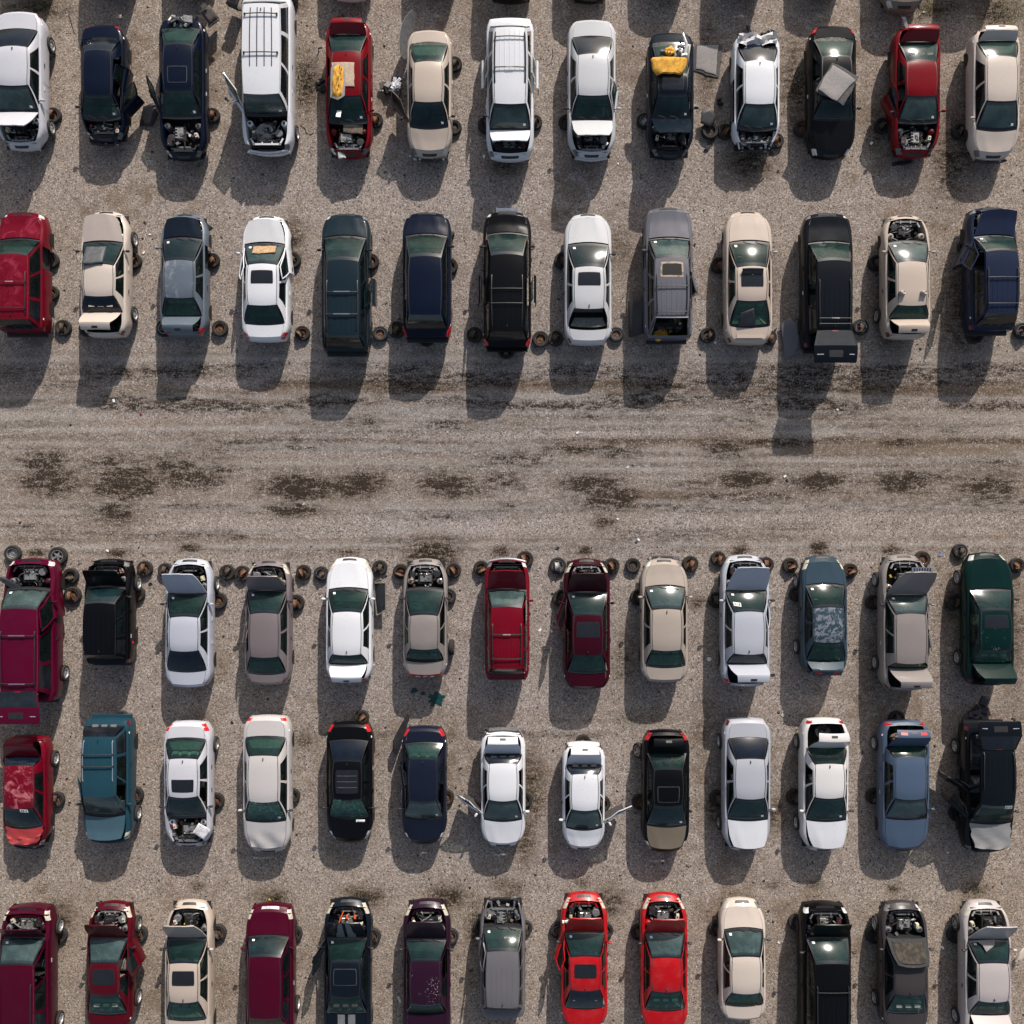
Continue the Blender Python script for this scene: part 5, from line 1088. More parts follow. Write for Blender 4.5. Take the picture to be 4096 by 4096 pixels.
        b=MB(); b.grid(rows,s.Mr if c.get('peel')==1 else s.M,flip=True)
        if trunk is not None: b.grid(low,plain('lid_underside',(.05,.05,.05),.8))
        o=b.build('trunk_lid',root,True,45)
        if c.get('stripes'):
            for sx in(-1,1):
                b=MB(); b.grid([[V3(*s.warp(sx*x,y,s.z(y)+.045)) for x in(.06,.34)] for y in[lerp(y0,y1,i/4) for i in range(5)]],STRIPE,flip=True); b.build('racing_stripe',o)
        if trunk is not None:
            # number plate recess and lamps on the lid face
            def fp(u,q): 
                a=rows[n+1][max(0,min(10,int(round((u+1)*5))))]; d=rows[n+2][max(0,min(10,int(round((u+1)*5))))]; p=a.lerp(d,q); 
                nn=(rows[n+1][6]-rows[n+1][4]).cross(d-a).normalized(); 
                return p+nn*(-.008 if nn.dot(V3(0,-1,0)+V3(0,0,.5))<0 else .008)
            b=MB(); b.grid([[fp(u,q) for u in(-.2,.2)] for q in(.35,.8)],BLK); b.build('plate_recess',o)
            if c.get('lidlamps') or c.get('hl')==2:
                for u in(-.6,.6):
                    b=MB(); b.grid([[fp(u+du,q) for du in(-.2,.2)] for q in(.1,.6)],REDL); b.build('lid_lamp',o)
        if c.get('spoiler'):
            b=MB(); y=s.yr+.25; b.box((0,y,s.z(y)+.11),(1.10,.16,.03),s.M,None,.93)
            for sx in(-1,1): b.box((sx*.45,y,s.z(y)+.06),(.05,.10,.10),s.M)
            b.build('rear_wing',root)
    def tail(s,trunk):
        c=s.c; R=s.R; root=s.root
        if trunk is None:
            # bumper ledge and tailgate body
            b=MB(); y=s.yr; z=s.zlow+.30
            b.box((0,y-.03,z-.05),(s.W*.86,.16,.16),BLK if R.random()<.6 else s.M,None,.96); b.build('rear_bumper',root)
            return
        # open rear: dark cave + raised tailgate
        b=MB(); zf=s.zlow+.2
        b.grid([[(x,y,zf) for x in(-.72,.72)] for y in(s.yd+1.0,s.yr+.05)],plain('load_floor',(.03,.028,.025),.95,0,.4,9),flip=True); b.build('load_floor',root,False)
        b=MB(); b.box((0,s.yr-.03,s.zlow+.22),(s.W*.86,.16,.16),BLK,None,.96); b.build('rear_bumper',root)
        if trunk=='off':
            b=MB(); 
            pts=[s.shield(-1,t,False,.01) for t in(0,.5,1)]+[s.shield(u,1,False,.01) for u in(-.5,0,.5)]+[s.shield(1,t,False,.01) for t in(1,.5,0)]
            b.tube(pts,.035,s.M,6); b.build('tailgate_frame',root); return
        hinge=s.roof(0,0); hinge.y+=.03
        up=math.radians(15)
        d=V3(0,-math.cos(up),math.sin(up)); nrm=V3(0,math.sin(up),math.cos(up))
        Lg=.62; Lp=.62; w0=s.wr*.98; w1=s.W*.435
        if s.k=='suv' and c['y']<0 and c['d']<0: Lg,Lp=.58,.52
        d2=V3(0,-math.cos(up-.30),math.sin(up-.30))
        def g(u,q): return hinge+d*(Lg*q)+V3(u*lerp(w0,w1,q),0,0)+nrm*(.03*(1-u*u))
        e=hinge+d*Lg
        def p2(u,q): return e+d2*(Lp*q)+V3(u*lerp(w1,w1*.97,q),0,0)+nrm*(.03*(1-u*u)-.04*q**4)
        b=MB(); b.grid([[p2(-1+.2*j,i/5) for j in range(11)] for i in range(6)],s.M,flip=True)
        b.grid([[p2(-1+.2*j,i/5)-nrm*.06 for j in range(11)] for i in range(6)],BLK)
        for u in(-1,1):
            b.grid([[g(u*a,q) for a in(.93,1)] for q in(0,.5,1)],s.M,flip=u>0)
        b.grid([[g(u,q) for u in(-1,0,1)] for q in(0,.07)],s.M,flip=True)
        o=b.build('tailgate',root,True,45)
        b=MB(); b.grid([[g(-.97+1.94*j/8,lerp(.0,1.0,i/4))-nrm*.004 for j in range(9)] for i in range(5)],GK,uv=True,flip=True); b.build('tailgate_window',o)
        b=MB(); b.grid([[p2(-.32+.64*j/3,lerp(.30,.72,i/2))+nrm*.008 for j in range(4)] for i in range(3)],BLK,flip=True); b.build('plate_recess',o)
        for x0,x1 in((-.88,-.58),(.62,.86)):
            b=MB(); b.grid([[p2(lerp(x0,x1,j/3),lerp(.52,.57,i))+nrm*.010 for j in range(4)] for i in range(2)],SILV,flip=True); b.build('badge',o)
        b=MB(); b.grid([[g(-.18+.36*j/2,lerp(.02,.09,i))+nrm*.012 for j in range(3)] for i in range(2)],REDD,flip=True); b.build('brake_lamp',o)
        for sx in(-1,1):
            b=MB(); b.tube([hinge+V3(sx*w0*.9,.0,-.25),g(sx*.92,.5)-nrm*.03],.012,BLK,5); b.build('gas_strut',o)
    def extras(s,nodoor):
        c=s.c; R=s.R; root=s.root
        # lamps
        tl=c.get('tail')
        tm={'red':REDL,'dark':REDD,'wrap':REDL,'thin':REDL,'full':REDL}.get(tl,REDD)
        if not c.get('simple') or True:
            for sx in(-1,1):
                b=MB()
                if tl=='red': s.patch(b,s.yr+.01,s.yr+.26,2.35,4.6,sx,tm,.009)
                elif tl=='wrap': s.patch(b,s.yr+.0,s.yr+.40,2.7,4.4,sx,tm,.010)
                elif tl=='thin': s.patch(b,s.yr+.005,s.yr+.10,1.9,4.4,sx,tm,.009)
                elif tl=='full': s.patch(b,s.yr+.005,s.yr+.12,0.1,4.5,sx,tm,.012)
                else: s.patch(b,s.yr+.01,s.yr+.16,3.3,4.9,sx,tm,.008)
                b.build('tail_lamp',root)
            if c.get('nose') not in('off',):
                for sx in(-1,1):
                    b=MB(); hl=c.get('hl')
                    mt={1:CLEAR,2:CLEAR,3:CLEARW}.get(hl,CLEARW)
                    if hl in(1,2,3): s.patch(b,s.yhf-.20,s.yf-.07,2.3,4.3,sx,mt,.009)
                    else: s.patch(b,s.yhf+.0,s.yf-.03,2.0,4.3,sx,mt if R.random()<.5 else GREY,.008)
                    b.build('headlamp',root)
            if tl=='full':
                b=MB()
                for k in(-.28,-.0,.28): b.box((k,s.yr+.05,s.z(s.yr+.05)+.05),(.16,.03,.012),CHROME)
                b.build('lamp_trim',root)
        # grille slot
        if c.get('nose') not in('off',):
            b=MB(); m=SILV if c.get('grille2') else BLK
            s_off=.010
            for sx in(-1,1): s.patch(b,s.yf-.10,s.yf-.02,0,1.1,sx,m,s_off,2,3)
            b.build('grille',root)
            if c.get('chromebump'):
                b=MB(); w=s.w(s.yf-.1); pts=[s.P(s.yf-.02,k,-1,.02) for k in(4.5,3.5,2,1,0)]+[s.P(s.yf-.02,k,1,.02) for k in(1,2,3.5,4.5)]
                pts=[(x,y+.05,min(z,s.zb-.42)) for x,y,z in pts]; b.tube(pts,.055,CHROME if c['chromebump']==1 else s.M,8); b.build('front_bumper',root)
            if c.get('grille'):
                b=MB(); 
                for k in range(4): b.box((0,s.yf-.02+.055*k,s.zb-.30-.03*k),(.78,.03,.03),CHROME)
                for sx in(-1,1): b.box((sx*.40,s.yf+.06,s.zb-.34),(.04,.22,.05),CHROME)
                b.build('chrome_grille',root)
            if c.get('nose')=='bare':
                b=MB(); b.tube([(-.62,s.yf-.02,s.zlow+.22),(-.3,s.yf+.07,s.zlow+.24),(.3,s.yf+.07,s.zlow+.24),(.62,s.yf-.02,s.zlow+.22)],.05,BLK,6)
                for k in range(5): b.box((R.uniform(-.6,.6),s.yf+.02,s.zlow+.25),(R.uniform(.05,.16),.08,.07),R.choice([BLK,GREY,LGREY]),Matrix.Rotation(R.uniform(0,3),3,'Z'))
                b.build('bumper_beam',root)
        if c.get('rearbump'):
            b=MB(); pts=[s.P(s.yr+.0,k,-1,.0) for k in(4.6,3.5,2,1,0)]+[s.P(s.yr+.0,k,1,.0) for k in(1,2,3.5,4.6)]
            pts=[(x*1.02,y-.06,min(z,s.zb-.14)) for x,y,z in pts]; b.tube(pts,.10,plain('bumper_grey',(.10,.10,.105),.6),8); b.build('rear_bumper',root)
        # doors
        for sx in(-1,1):
            for f in('f','r'):
                y0,y1=s.door[f]
                if f=='r' and (s.k=='coupe'): continue
                if (sx,f) in nodoor: continue
                if y1-y0<.35: continue
                b=MB(); s.patch(b,y0+.012,y1-.012,3.25,6.5,sx,s.M,.006,6,6)
                d=b.build('door',root,True,50)
                b=MB(); p=s.P(y0+.16,4.6,sx,.02); b.box(p,(.03,.15,.03),BLK if R.random()<.5 else (SILV if R.random()<.5 else s.M)); b.build('door_handle',d)
        for d in c.get('doors',[]):
            s.opendoor(d[0],d[1],d[2])
        for q in c.get('slide',''):
            sx=(-1 if q=='l' else 1)*c['d']; y0,y1=s.door['r']; y0-=.15
            o=None
            b=MB(); dy=-.45; dx=.20
            rr=[[V3(p[0]+sx*dx,p[1]+dy,p[2]) for p in [s.P(lerp(y0,y1,i/6),lerp(2.05,6.5,j/9),sx,.0) for j in range(10)]] for i in range(7)]
            b.grid(rr,s.M,flip=sx<0)
            a=(s.door['r'][0]-s.yd)/(s.yc-s.yd); e=(s.door['r'][1]-s.yd)/(s.yc-s.yd)
            for q0,q1 in((.0,.06),(.88,1.0)):
                b.grid([[V3(*s.side(lerp(a,e,i/4),q,sx))+V3(sx*(dx-.03),dy,0) for q in(q0,q1)] for i in range(5)],s.M,flip=sx>0)
            for t0,t1 in((a,a+.03),(e-.03,e)):
                b.grid([[V3(*s.side(t,q,sx))+V3(sx*(dx-.03),dy,0) for q in(0,.5,1)] for t in(t0,t1)],s.M,flip=sx>0)
            o=b.build('sliding_door',root,True,50)
            b=MB(); b.grid([[V3(*s.side(lerp(a,e,i/4),lerp(.05,.9,j/2),sx))+V3(sx*(dx-.035),dy,0) for j in range(3)] for i in range(5)],GS,uv=True,flip=sx>0); b.build('door_window',o)
        # mirrors
        for q in c.get('mir','lr' if not c.get('simple') else ''):
            sx=(-1 if q=='l' else 1)*c['d']
            if any(d[0]==sx and d[1]=='f' for d in c.get('doors',[])): continue
            p=s.SB(.90); m=s.M if (R.random()<.62 and sum(PAINT[c['col']])>.02) else BLK
            o=link('side_mirror',mirror(m),root,(sx*(p.x+.0),p.y,p.z+.02),(0,0,0 if sx>0 else 0)); o.scale=(sx*1.1,1.1,1.1)
        # sunroof
        if 'sr' in c:
            ya,yb=sorted(c['sr'][:2]); hw=c['sr'][2]; st=c['sr'][3]
            va,vb=[(y-s.yrr)/(s.yrf-s.yrr) for y in(ya,yb)]
            va=max(.03,va); vb=min(.97,vb)
            def rg(b,e,mat,z,n=8):
                rr=[]
                for i in range(n+1):
                    v=lerp(va,vb,i/n); yy=i/n*2-1
                    hw2=(hw+e)*(1-.04*abs(yy)**8)
                    rr.append([s.roof(x*hw2/s.wr*1.0,v+(e*(yy))/(s.yrf-s.yrr))+V3(0,0,z) for x in(-1,-.5,0,.5,1)])
                b.grid(rr,mat)
            b=MB()
            if st=='line': rg(b,.022,plain('seal_grey',(.05,.05,.05),.6),.006); rg(b,0,s.M,.010)
            elif st=='hole': rg(b,.07,plain('rust_edge_paint',(.30,.24,.18),.8,0,.5,8),.005); rg(b,0,DARK,.009)  # 'hole': no opening cut, a dark sheet paints the shade inside
            elif st=='pano':
                rg(b,.03,s.M,.005); 
                rg(b,0,PANO,.009)
            else: rg(b,.012,BLK,.005); rg(b,0,PANO,.009)
            o=b.build('sunroof',root)
            if st=='pano':
                for v in(.25,.5,.75):
                    b=MB(); vv=lerp(va,vb,v); b.tube([s.roof(x,vv)+V3(0,0,.012) for x in(-.62,0,.62)],.008,GREY,4); b.build('roof_slat',o)
            if st=='tilt':
                b=MB(); b.grid([[s.roof(x*hw/s.wr,vb-.0)+V3(0,.06-.18*i,.13-.05*i) for x in(-1,-.5,0,.5,1)] for i in(0,1)],PANO,flip=True)
                b.tube([s.roof(x*hw/s.wr,vb)+V3(0,.08,.13) for x in(-1,-.5,0,.5,1)],.022,BLK,6); b.build('tilt_glass',o)
        # rack
        if c.get('rails'):
            rm=CHROME if c.get('railcol')=='chrome' else BLK
            for sx in(-1,1):
                b=MB(); pts=[s.roof(sx*.88,v)+V3(0,0,.0 if v in(.06,.74) else .055) for v in(.06,.10,.3,.5,.70,.74)]
                b.tube(pts,.020,rm,6); b.build('roof_rail',root)
        for yb in c.get('bars',[]):
            v=(yb-s.yrr)/(s.yrf-s.yrr); b=MB()
            b.tube([s.roof(u,v)+V3(0,0,.075) for u in(-.88,-.4,0,.4,.88)],.020,BLK if not c.get('barcol') else BLK,6)
            if c.get('barcol') or R.random()<.3: b.box(tuple(s.roof(0,v)+V3(0,0,.095)),(.62 if c.get('barcol') else .3,.035,.012),CHROME if c.get('barcol') else LGREY)
            for u in(-.88,.88): b.box(tuple(s.roof(u,v)+V3(0,0,.05)),(.06,.07,.07),BLK)
            b.build('roof_crossbar',root)
        # aerial
        if c.get('antenna') or (not c.get('simple') and R.random()<.3):
            v=.07 if c.get('antenna')!=2 else .93
            b=MB(); p=s.roof(0,v); b.box((p.x,p.y,p.z+.03),(.035,.10,.06),BLK,None,.5); b.build('roof_aerial',root)
        # fender labels
        if not c.get('simple'):
            for sx in(-1,1):
                if R.random()<.7:
                    b=MB(); s.patch(b,s.yr+.42,s.yr+.50,3.5,4.0,sx,WHITE,.009,1,1); b.build('white_fender_tag',root)
        if c.get('label4'):
            b=MB(); b.grid([[V3(*s.warp(-.62+.34*j,s.yc+.16+.10*i-.05*j,s.z(s.yc+.2)+.055)) for j in(0,1)] for i in(0,1)],WHITE); o=b.build('number_tag',root)
            b=MB()
            for k in range(7): b.box((-.585+.042*k,s.yc+.245-.006*k,s.z(s.yc+.2)+.065),(.018,.05,.004),GREY)
            b.build('printed_number',o)
        # wheels still on the car
        for sx,e in c.get('wh',[]):
            y=s.yf-.92 if e=='f' else s.yr+.98
            y=s.warp(s.w(y),y,0)[1]
            w=link('wheel',TY,root,(sx*(s.w(y)-.035),y,.30+LIFT*.6),(0,sx*math.pi/2,0)); w.rotation_euler=(0,sx*math.pi/2,0)
            rr=link('wheel_rim',R.choice([ALLOY,CAPS,CAPS]),w)
        if c.get('doorcol'): pass
    def opendoor(s,sx,f,ang):
        c=s.c; root=s.root; y0,y1=s.door[f]
        hz=V3(*s.P(y1,4.2,sx,0)); hinge=V3(hz.x,hz.y,0)
        M=Matrix.Rotation(sx*math.radians(ang),3,'Z'); mat=paint(c['doorcol']) if 'doorcol' in c else s.M
        def tf(p): return M@(V3(*p)-hinge)+hinge
        b=MB()
        outer=[[tf(s.P(lerp(y0,y1,i/6),lerp(2.05,6.6,j/6),sx,0)) for j in range(7)] for i in range(7)]
        inn=[[tf(V3(*s.P(lerp(y0,y1,i/6),lerp(2.05,6.6,j/6),sx,0))-V3(sx*(.05+.10*min(1,j/2)),0,0)) for j in range(7)] for i in range(7)]
        trim=plain('door_trim',(.055,.05,.048),.8,0,.3,10)
        b.grid(outer,mat,flip=sx<0); b.grid(inn,trim,flip=sx>0)
        for i in(0,6): b.grid([[outer[i][j],inn[i][j]] for j in range(7)],mat)
        for j in(0,6): b.grid([[outer[i][j],inn[i][j]] for i in range(7)],BLK)
        a=(y0-s.yd)/(s.yc-s.yd); e=(y1-s.yd)/(s.yc-s.yd); e=min(e,.985); a=max(a,0)
        fr=[tf(s.side(a,q,sx)) for q in(0,.5,.97)]+[tf(s.side(lerp(a,e,t),.97,sx)) for t in(.33,.66)]+[tf(s.side(e,q,sx)) for q in(.97,.5,0)]
        b.tube(fr,.024,mat,6)
        o=b.build('door',root,True,45); o['label']='open door'
        b=MB(); b.grid([[tf(s.side(lerp(a,e,i/4),lerp(.0,.95,j/3),sx,-.004)) for j in range(4)] for i in range(5)],GS,uv=True,flip=sx>0); b.build('door_window',o)
        b=MB(); p=tf(V3(*s.P(y0+.16,4.6,sx,.02))); b.box(tuple(p),(.03,.15,.03),BLK,M); b.build('door_handle',o)
        if f=='f' and s.R.random()<.8:
            m=s.M if s.R.random()<.6 else BLK; p=tf(V3(sx*s.SB(.9).x,s.SB(.9).y,s.SB(.9).z+.02))
            q=link('side_mirror',mirror(m),o,tuple(p),(0,0,sx*math.radians(ang))); q.scale=(sx*1.1,1.1,1.1)

BYLABEL={}
for i,c in enumerate(CARS):
    k=Car(c,100+i); k.make(); BYLABEL[c['label']]=k

# ------------------------------------------------------------ wheel stands
rs=random.Random(5)
def jx(v,a): return v+rs.uniform(-a,a)
for (x,y,t,desc,rot,kind) in STANDS:
    if kind=='stand':
        rz=(rot if rot is not None else 0)+rs.uniform(-.35,.35)
        o=thing('wheel_stand',desc,'wheel stand',(x,y,.10),rz,'wheel stands made from welded rims')
        sc=rs.uniform(.94,1.08); o.scale=(sc,sc,sc)
        link('tyre',TY,o); link('wheel_rim',RIMS[t],o)
        if rs.random()<.9:
            h=link('welded_rim',HALF[t],o,(rs.uniform(-.03,.03),rs.uniform(-.03,.03),-.16)); h.rotation_euler=(rs.uniform(-.12,.12),rs.uniform(-.1,.1),rs.uniform(-.4,.4))
    elif kind=='wheel':
        o=thing('scrap_tyre',desc,'wheel',(x,y,.11),rs.uniform(0,3),'loose wheels'); o.scale=(1.18,1.18,1.1) if t==1 else (1.1,1.1,1.1)
        link('tyre',TY,o)
        link('wheel_rim',ALLOY if t==1 else RIMS[t],o)
    elif kind=='lean':
        o=thing('scrap_tyre',desc,'wheel',(x,y,.36),0,'loose wheels'); o.rotation_euler=(0,math.radians(-62),0)
        link('tyre',TY,o); link('wheel_rim',ALLOY,o)
    else:
        o=thing('scrap_tyre',desc,'wheel',(x,y,.31),0,'loose wheels'); o.rotation_euler=(0,math.pi/2,0 if rot is None else -rot)
        link('tyre',TY,o)
        link('wheel_rim',RIMS[2],o)

# ------------------------------------------------------------ loose things, each placed on what carries it
def at(px,py,z=0.0):
    """ground-plan position of a surveyed point that lies at height z"""
    k=(38.0-z)/3800.0
    return Vector(((px-2048)*k,(2048-py)*k,z))
rs2=random.Random(11)
def wobble(pts,n=4,amp=.02):
    out=[]
    for i in range(len(pts)):
        a=Vector(pts[i]); b_=Vector(pts[(i+1)%len(pts)])
        for k in range(n):
            p=a.lerp(b_,k/n); out.append((p.x+rs2.uniform(-amp,amp),p.y+rs2.uniform(-amp,amp)))
    return out
def rect(w,l): return [(-w/2,-l/2),(w/2,-l/2),(w/2,l/2),(-w/2,l/2)]
def sheet(name,label,cat,p,outline,mat,th=.02,rot=(0,0,0),uneven=.01,group=None):
    """thin panel with real thickness, gently warped"""
    b=MB(); c=Vector((sum(q[0] for q in outline)/len(outline),sum(q[1] for q in outline)/len(outline)))
    n=len(outline); rings=[1.0,.93,.6,.25]
    rows=[]
    for k in [1.0]+rings:
        rows.append([])
    ph=rs2.uniform(0,6)
    def zz(x,y): return uneven*(math.sin(x*5+ph)+math.cos(y*4.3+ph*2))
    top=[]
    for ri,k in enumerate(rings):
        top.append([(c.x+(q[0]-c.x)*k,c.y+(q[1]-c.y)*k,zz(q[0]*k,q[1]*k)+th*(1.0 if ri else .55)) for q in outline+[outline[0]]])
    bot=[(x,y,z-th*.9) for x,y,z in top[0]]
    b.grid([bot]+top,mat)
    bb=len(b.v); b.v.append((c.x,c.y,zz(c.x,c.y)+th)); 
    base=bb-len(outline)-1
    for i in range(n): b.face((base+i,base+i+1,bb),mat)
    bb2=len(b.v); b.v.append((c.x,c.y,-th)); b0=bb-(len(rings)+1)*(n+1)
    for i in range(n): b.face((b0+i+1,b0+i,bb2),mat)
    o=b.build(name,None,True,60,loc=tuple(p)); o.rotation_euler=rot
    return tag(o,label,cat,group)
def heap(name,label,cat,p,w,l,h,mats,n=9,group=None,seed=0):
    r=random.Random(seed); b=MB()
    for k in range(n):
        b.box((r.uniform(-w,w)/2.4,r.uniform(-l,l)/2.4,h*r.uniform(.25,.6)),(r.uniform(.3,.6)*w,r.uniform(.25,.5)*l,h*r.uniform(.2,.6)),r.choice(mats),Euler((r.uniform(-.5,.5),r.uniform(-.5,.5),r.uniform(0,3))).to_matrix(),r.uniform(.5,.9))
    o=b.build(name,None,False,loc=tuple(p)); return tag(o,label,cat,group)
def blob(name,label,cat,p,w,l,h,mat,lumps=3,rot=(0,0,0),seed=0,holes=None):
    r=random.Random(seed); b=MB(); rows=[]
    for i in range(15):
        v=-1+2*i/14; row=[]
        for j in range(15):
            u=-1+2*j/14
            k=max(0,1-abs(u)**5)*max(0,1-abs(v)**5)
            z=h*k**.4*(.65+.35*math.sin(lumps*u*2+seed)*math.cos(lumps*v*2.3+seed*2))
            e=1-.18*abs(u*v)**2
            row.append((u*w/2*e*(1+.05*math.sin(7*v+seed)),v*l/2*e*(1+.05*math.sin(6*u+seed)),z))
        rows.append(row)
    b.grid(rows,mat)
    if holes:
        for k in range(holes):
            x,y=r.uniform(-.38,.38)*w,r.uniform(-.42,.42)*l
            b.lathe((x,y,h*.72),[(.022,.0),(.018,h*.36),(0,h*.37)],DARK,6)  # dark studs on the foam, painting the shade of its holes
    b.grid([[(x,y,-.01) for (x,y,z) in rr] for rr in rows],mat,flip=True)
    o=b.build(name,None,True,70,loc=tuple(p)); o.rotation_euler=rot
    return tag(o,label,cat)
def seat(p,rot,label):
    o=link('car_seat',SEATM['b'],None,tuple(p),rot); return tag(o,label,'car seat','brown car seats on the gravel')
seat(at(868,112,.30),(math.radians(-58),.1,math.radians(40)),'brown car seat tipped on its back beside the long navy sedan')
seat(at(938,52,.30),(math.radians(-62),0,math.radians(-25)),'brown car seat lying nearest the left rear of the white van')
heap('trim_pieces','grey console trim heaped on the trunk of the long navy sedan','car trim',at(722,88,1.13),.95,.30,.22,[GREY,LGREY,BLK],9,seed=3)
sheet('light_trim_panel','light grey plastic panel topping the long navy sedan trunk','panel',at(752,76,1.30),wobble(rect(.34,.24),2,.01),plain('pale_plastic',(.38,.36,.33),.5),.05,(.2,.1,-.1))
sheet('door_panel','black inner door panel lying between the two navy sedans','panel',at(592,462,.12),wobble([(-.30,-.45),(.25,-.35),(.42,.15),(.1,.48),(-.22,.30)],3,.015),BLK,.05,(.15,-.12,-.25))
blob('seat_cushion','grey seat cushion dumped in the white van engine bay','seat cushion',at(1058,532,.98),.85,.68,.20,FABG,2,(.12,-.1,.35),1)
sheet('beige_board','beige square mat on the roof of the red sedan','mat',at(1372,297,1.60),wobble(rect(.86,.92),5,.012),BEIGE,.015,(0,0,0),.004)
sheet('foam_cover','grey edged cover under the yellow foam pad','cover',at(1350,326,1.64),wobble([(-.27,-.62),(.05,-.70),(.30,-.55),(.28,.45),(.18,.66),(-.15,.70),(-.27,.5)],3,.012),FELT,.03,(0,0,-.03),.006)
blob('foam_seat_pad','long yellow foam seat pad on the red sedan roof','foam pad',at(1351,324,1.68),.42,1.24,.11,FOAM,3,(0,0,-.05),2,9)
sheet('white_scrap','white plastic strip on the red sedan windshield','scrap',at(1355,455,1.42),wobble(rect(.18,.36),2,.01),WHITE,.012,(-.50,0,-.1),.003)
sheet('brown_cloth','brown cloth draped over the red sedan engine','cloth',at(1410,508,1.02),wobble([(-.36,-.20),(.38,-.27),(.40,.22),(-.36,.26)],4,.02),FELTB,.02,(-.05,0,0),.015)
sheet('white_scrap','crumpled pale plastic on the red sedan front bumper','scrap',at(1366,620,.86),wobble(rect(.26,.28),3,.03),plain('pale_foam',(.50,.54,.50),.8),.03,(.1,.1,.2),.015)
heap('wire_bundle','black wiring bundle on the gravel left of the red sedan','wiring',at(1287,345,.0),.35,.55,.16,[BLK,RUB],9,seed=8)
heap('lamp_unit','rusty brown lamp unit at the rear of the red sedan','lamp',at(1365,80,.3),.42,.30,.22,[RUST2,REDD,BLK],6,seed=4)
def hoseon(p,pts,label,r=.018,mat=RUB):
    b=MB(); b.tube([Vector((x,y,r)) for x,y in pts],r,mat,6); o=b.build('rubber_hose',None,loc=tuple(p)); return tag(o,label,'hose','hoses and cables on the gravel')
hoseon(at(1278,205),[(0.1,.15),(-.05,.12),(-.02,-.05),(-.1,-.18)],'short curled black hose left of the red sedan trunk')
hoseon(at(1215,520),[(-.12,.2),(.05,.05),(.1,-.12),(.28,-.2),(.38,-.12)],'black cable curling beside the white van right front',.016)
hoseon(at(2210,235),[(.0,.4),(.02,.1),(-.05,-.15),(-.25,-.32)],'thin black cable between the white minivan and bright silver sedan',.010)
hoseon(at(285,95),[(-.1,.35),(0,.05),(.13,-.4)],'thin black strip on the gravel above the small navy sedan',.014)
b=MB(); rr=[]
for i in range(11):
    t=-1+2*i/10; w=.62*(1-t*t*.75)+.12
    rr.append([(.10*t*t+.02-w*q*.25,t*.95,.62+.26*(1-t*t)*q+.10*q-.12*t*t*(1-q)*0) for q in(-1,-.3,.4,1)])
b.grid(rr,paint('silver')); b.grid([[ (x+.02,y,z) for x,y,z in r] for r in rr],GREY,flip=True)
o=b.build('loose_fender',None,True,60,loc=tuple(at(1629,168,.0))); o.rotation_euler=(0,0,math.radians(-13)); tag(o,'long white fender standing upright beside the pale gold sedan','fender')
heap('black_trim_heap','black plastic trim and seat base heaped beside the pale gold sedan','scrap heap',at(1560,350,.0),.75,.80,.40,[BLK,FABG,DARK,GREY],11,seed=6)
heap('airbag_cloth','crumpled white airbag cloth on the trim heap by the pale gold sedan','cloth',at(1585,340,.42),.40,.46,.20,[WHITE,plain('soft_white',(.55,.57,.62),.9)],12,seed=7)
sheet('foam_pad','wide yellow foam seat back across the rear roof of the dark blue coupe','foam pad',at(2676,262,1.60),wobble([(-.62,-.16),(-.48,-.34),(-.2,-.30),(.2,-.31),(.48,-.34),(.62,-.14),(.70,.22),(.6,.30),(-.6,.30),(-.70,.22)],3,.015),FOAM,.10,(.08,0,0),.012)
blob('foam_scrap','small yellow foam scrap on the dark blue coupe rear window','foam scrap',at(2679,205,1.36),.38,.36,.10,FOAM,2,(-.2,0,.5),4,3)
heap('white_scrap','white and grey plastic scraps on the dark blue coupe rear deck','scrap',at(2720,198,1.32),.36,.55,.14,[WHITE,GREY,plain('soft_white',(.55,.57,.62),.9)],8,seed=9)
sheet('silver_trim_blade','curved silver trim blade hooked over the dark blue coupe right rear','trim',at(2742,178,1.30),wobble([(-.10,-.50),(.02,-.45),(.10,0),(-.08,.48),(-.12,.45),(.02,.02)],2,.004),SILV,.03,(0,-.2,0),.0)
sheet('floor_mat','wide dark carpet lying on gravel right of the dark blue coupe','floor mat',at(2833,240,.03),wobble([(-.62,-.42),(-.3,-.50),(-.1,-.62),(.42,-.70),(.50,-.2),(.58,.62),(-.5,.58),(-.62,.45)],3,.015),FELTD,.02,(0,0,0),.008)
sheet('felt_pad','paler felt pad covering the dark carpet right of the dark blue coupe','felt',at(2828,238,.06),wobble([(-.45,-.38),(-.2,-.40),(0,-.52),(.36,-.60),(.40,.1),(.46,.58),(-.40,.55)],3,.015),FELT,.02,(0,0,0),.008)
sheet('black_plate','ragged black plate resting on the loose tyre left of the stripped white sedan','plate',at(2833,469,.30),wobble([(-.32,-.22),(.12,-.36),(.36,.04),(.05,.30),(-.28,.20)],3,.02),BLK,.03,(.1,.1,0),.01)
sheet('black_strip','black plastic strip on the gravel left of the stripped white sedan','plastic strip',at(2836,577,.03),wobble([(-.14,-.30),(.02,-.28),(.20,.26),(.06,.32)],3,.015),BLK,.03,(0,0,-.25),.01)
heap('black_bits','black plastic bits by the left rear door of the stripped white sedan','scrap',at(2880,405,.0),.24,.34,.18,[BLK,RUB],6,seed=12)
sheet('bumper_shard','curved black bumper shard behind the stripped white sedan','shard',at(2997,124,.08),wobble([(-.12,.22),(.0,.20),(.16,-.2),(-.02,-.18)],3,.01),BLK,.05,(.1,0,.1),.01)
heap('bumper_wreck','torn black bumper parts at the crushed rear of the stripped white sedan','scrap',at(3075,142,.35),.60,.26,.26,[BLK,BLK,GREY],9,seed=13)
sheet('felt_underlay','dark felt underlay askew on the black sedan roof','felt',at(3350,335,1.60),wobble(rect(1.18,1.24),4,.04),FELTD,.02,(0,0,-.5),.008)
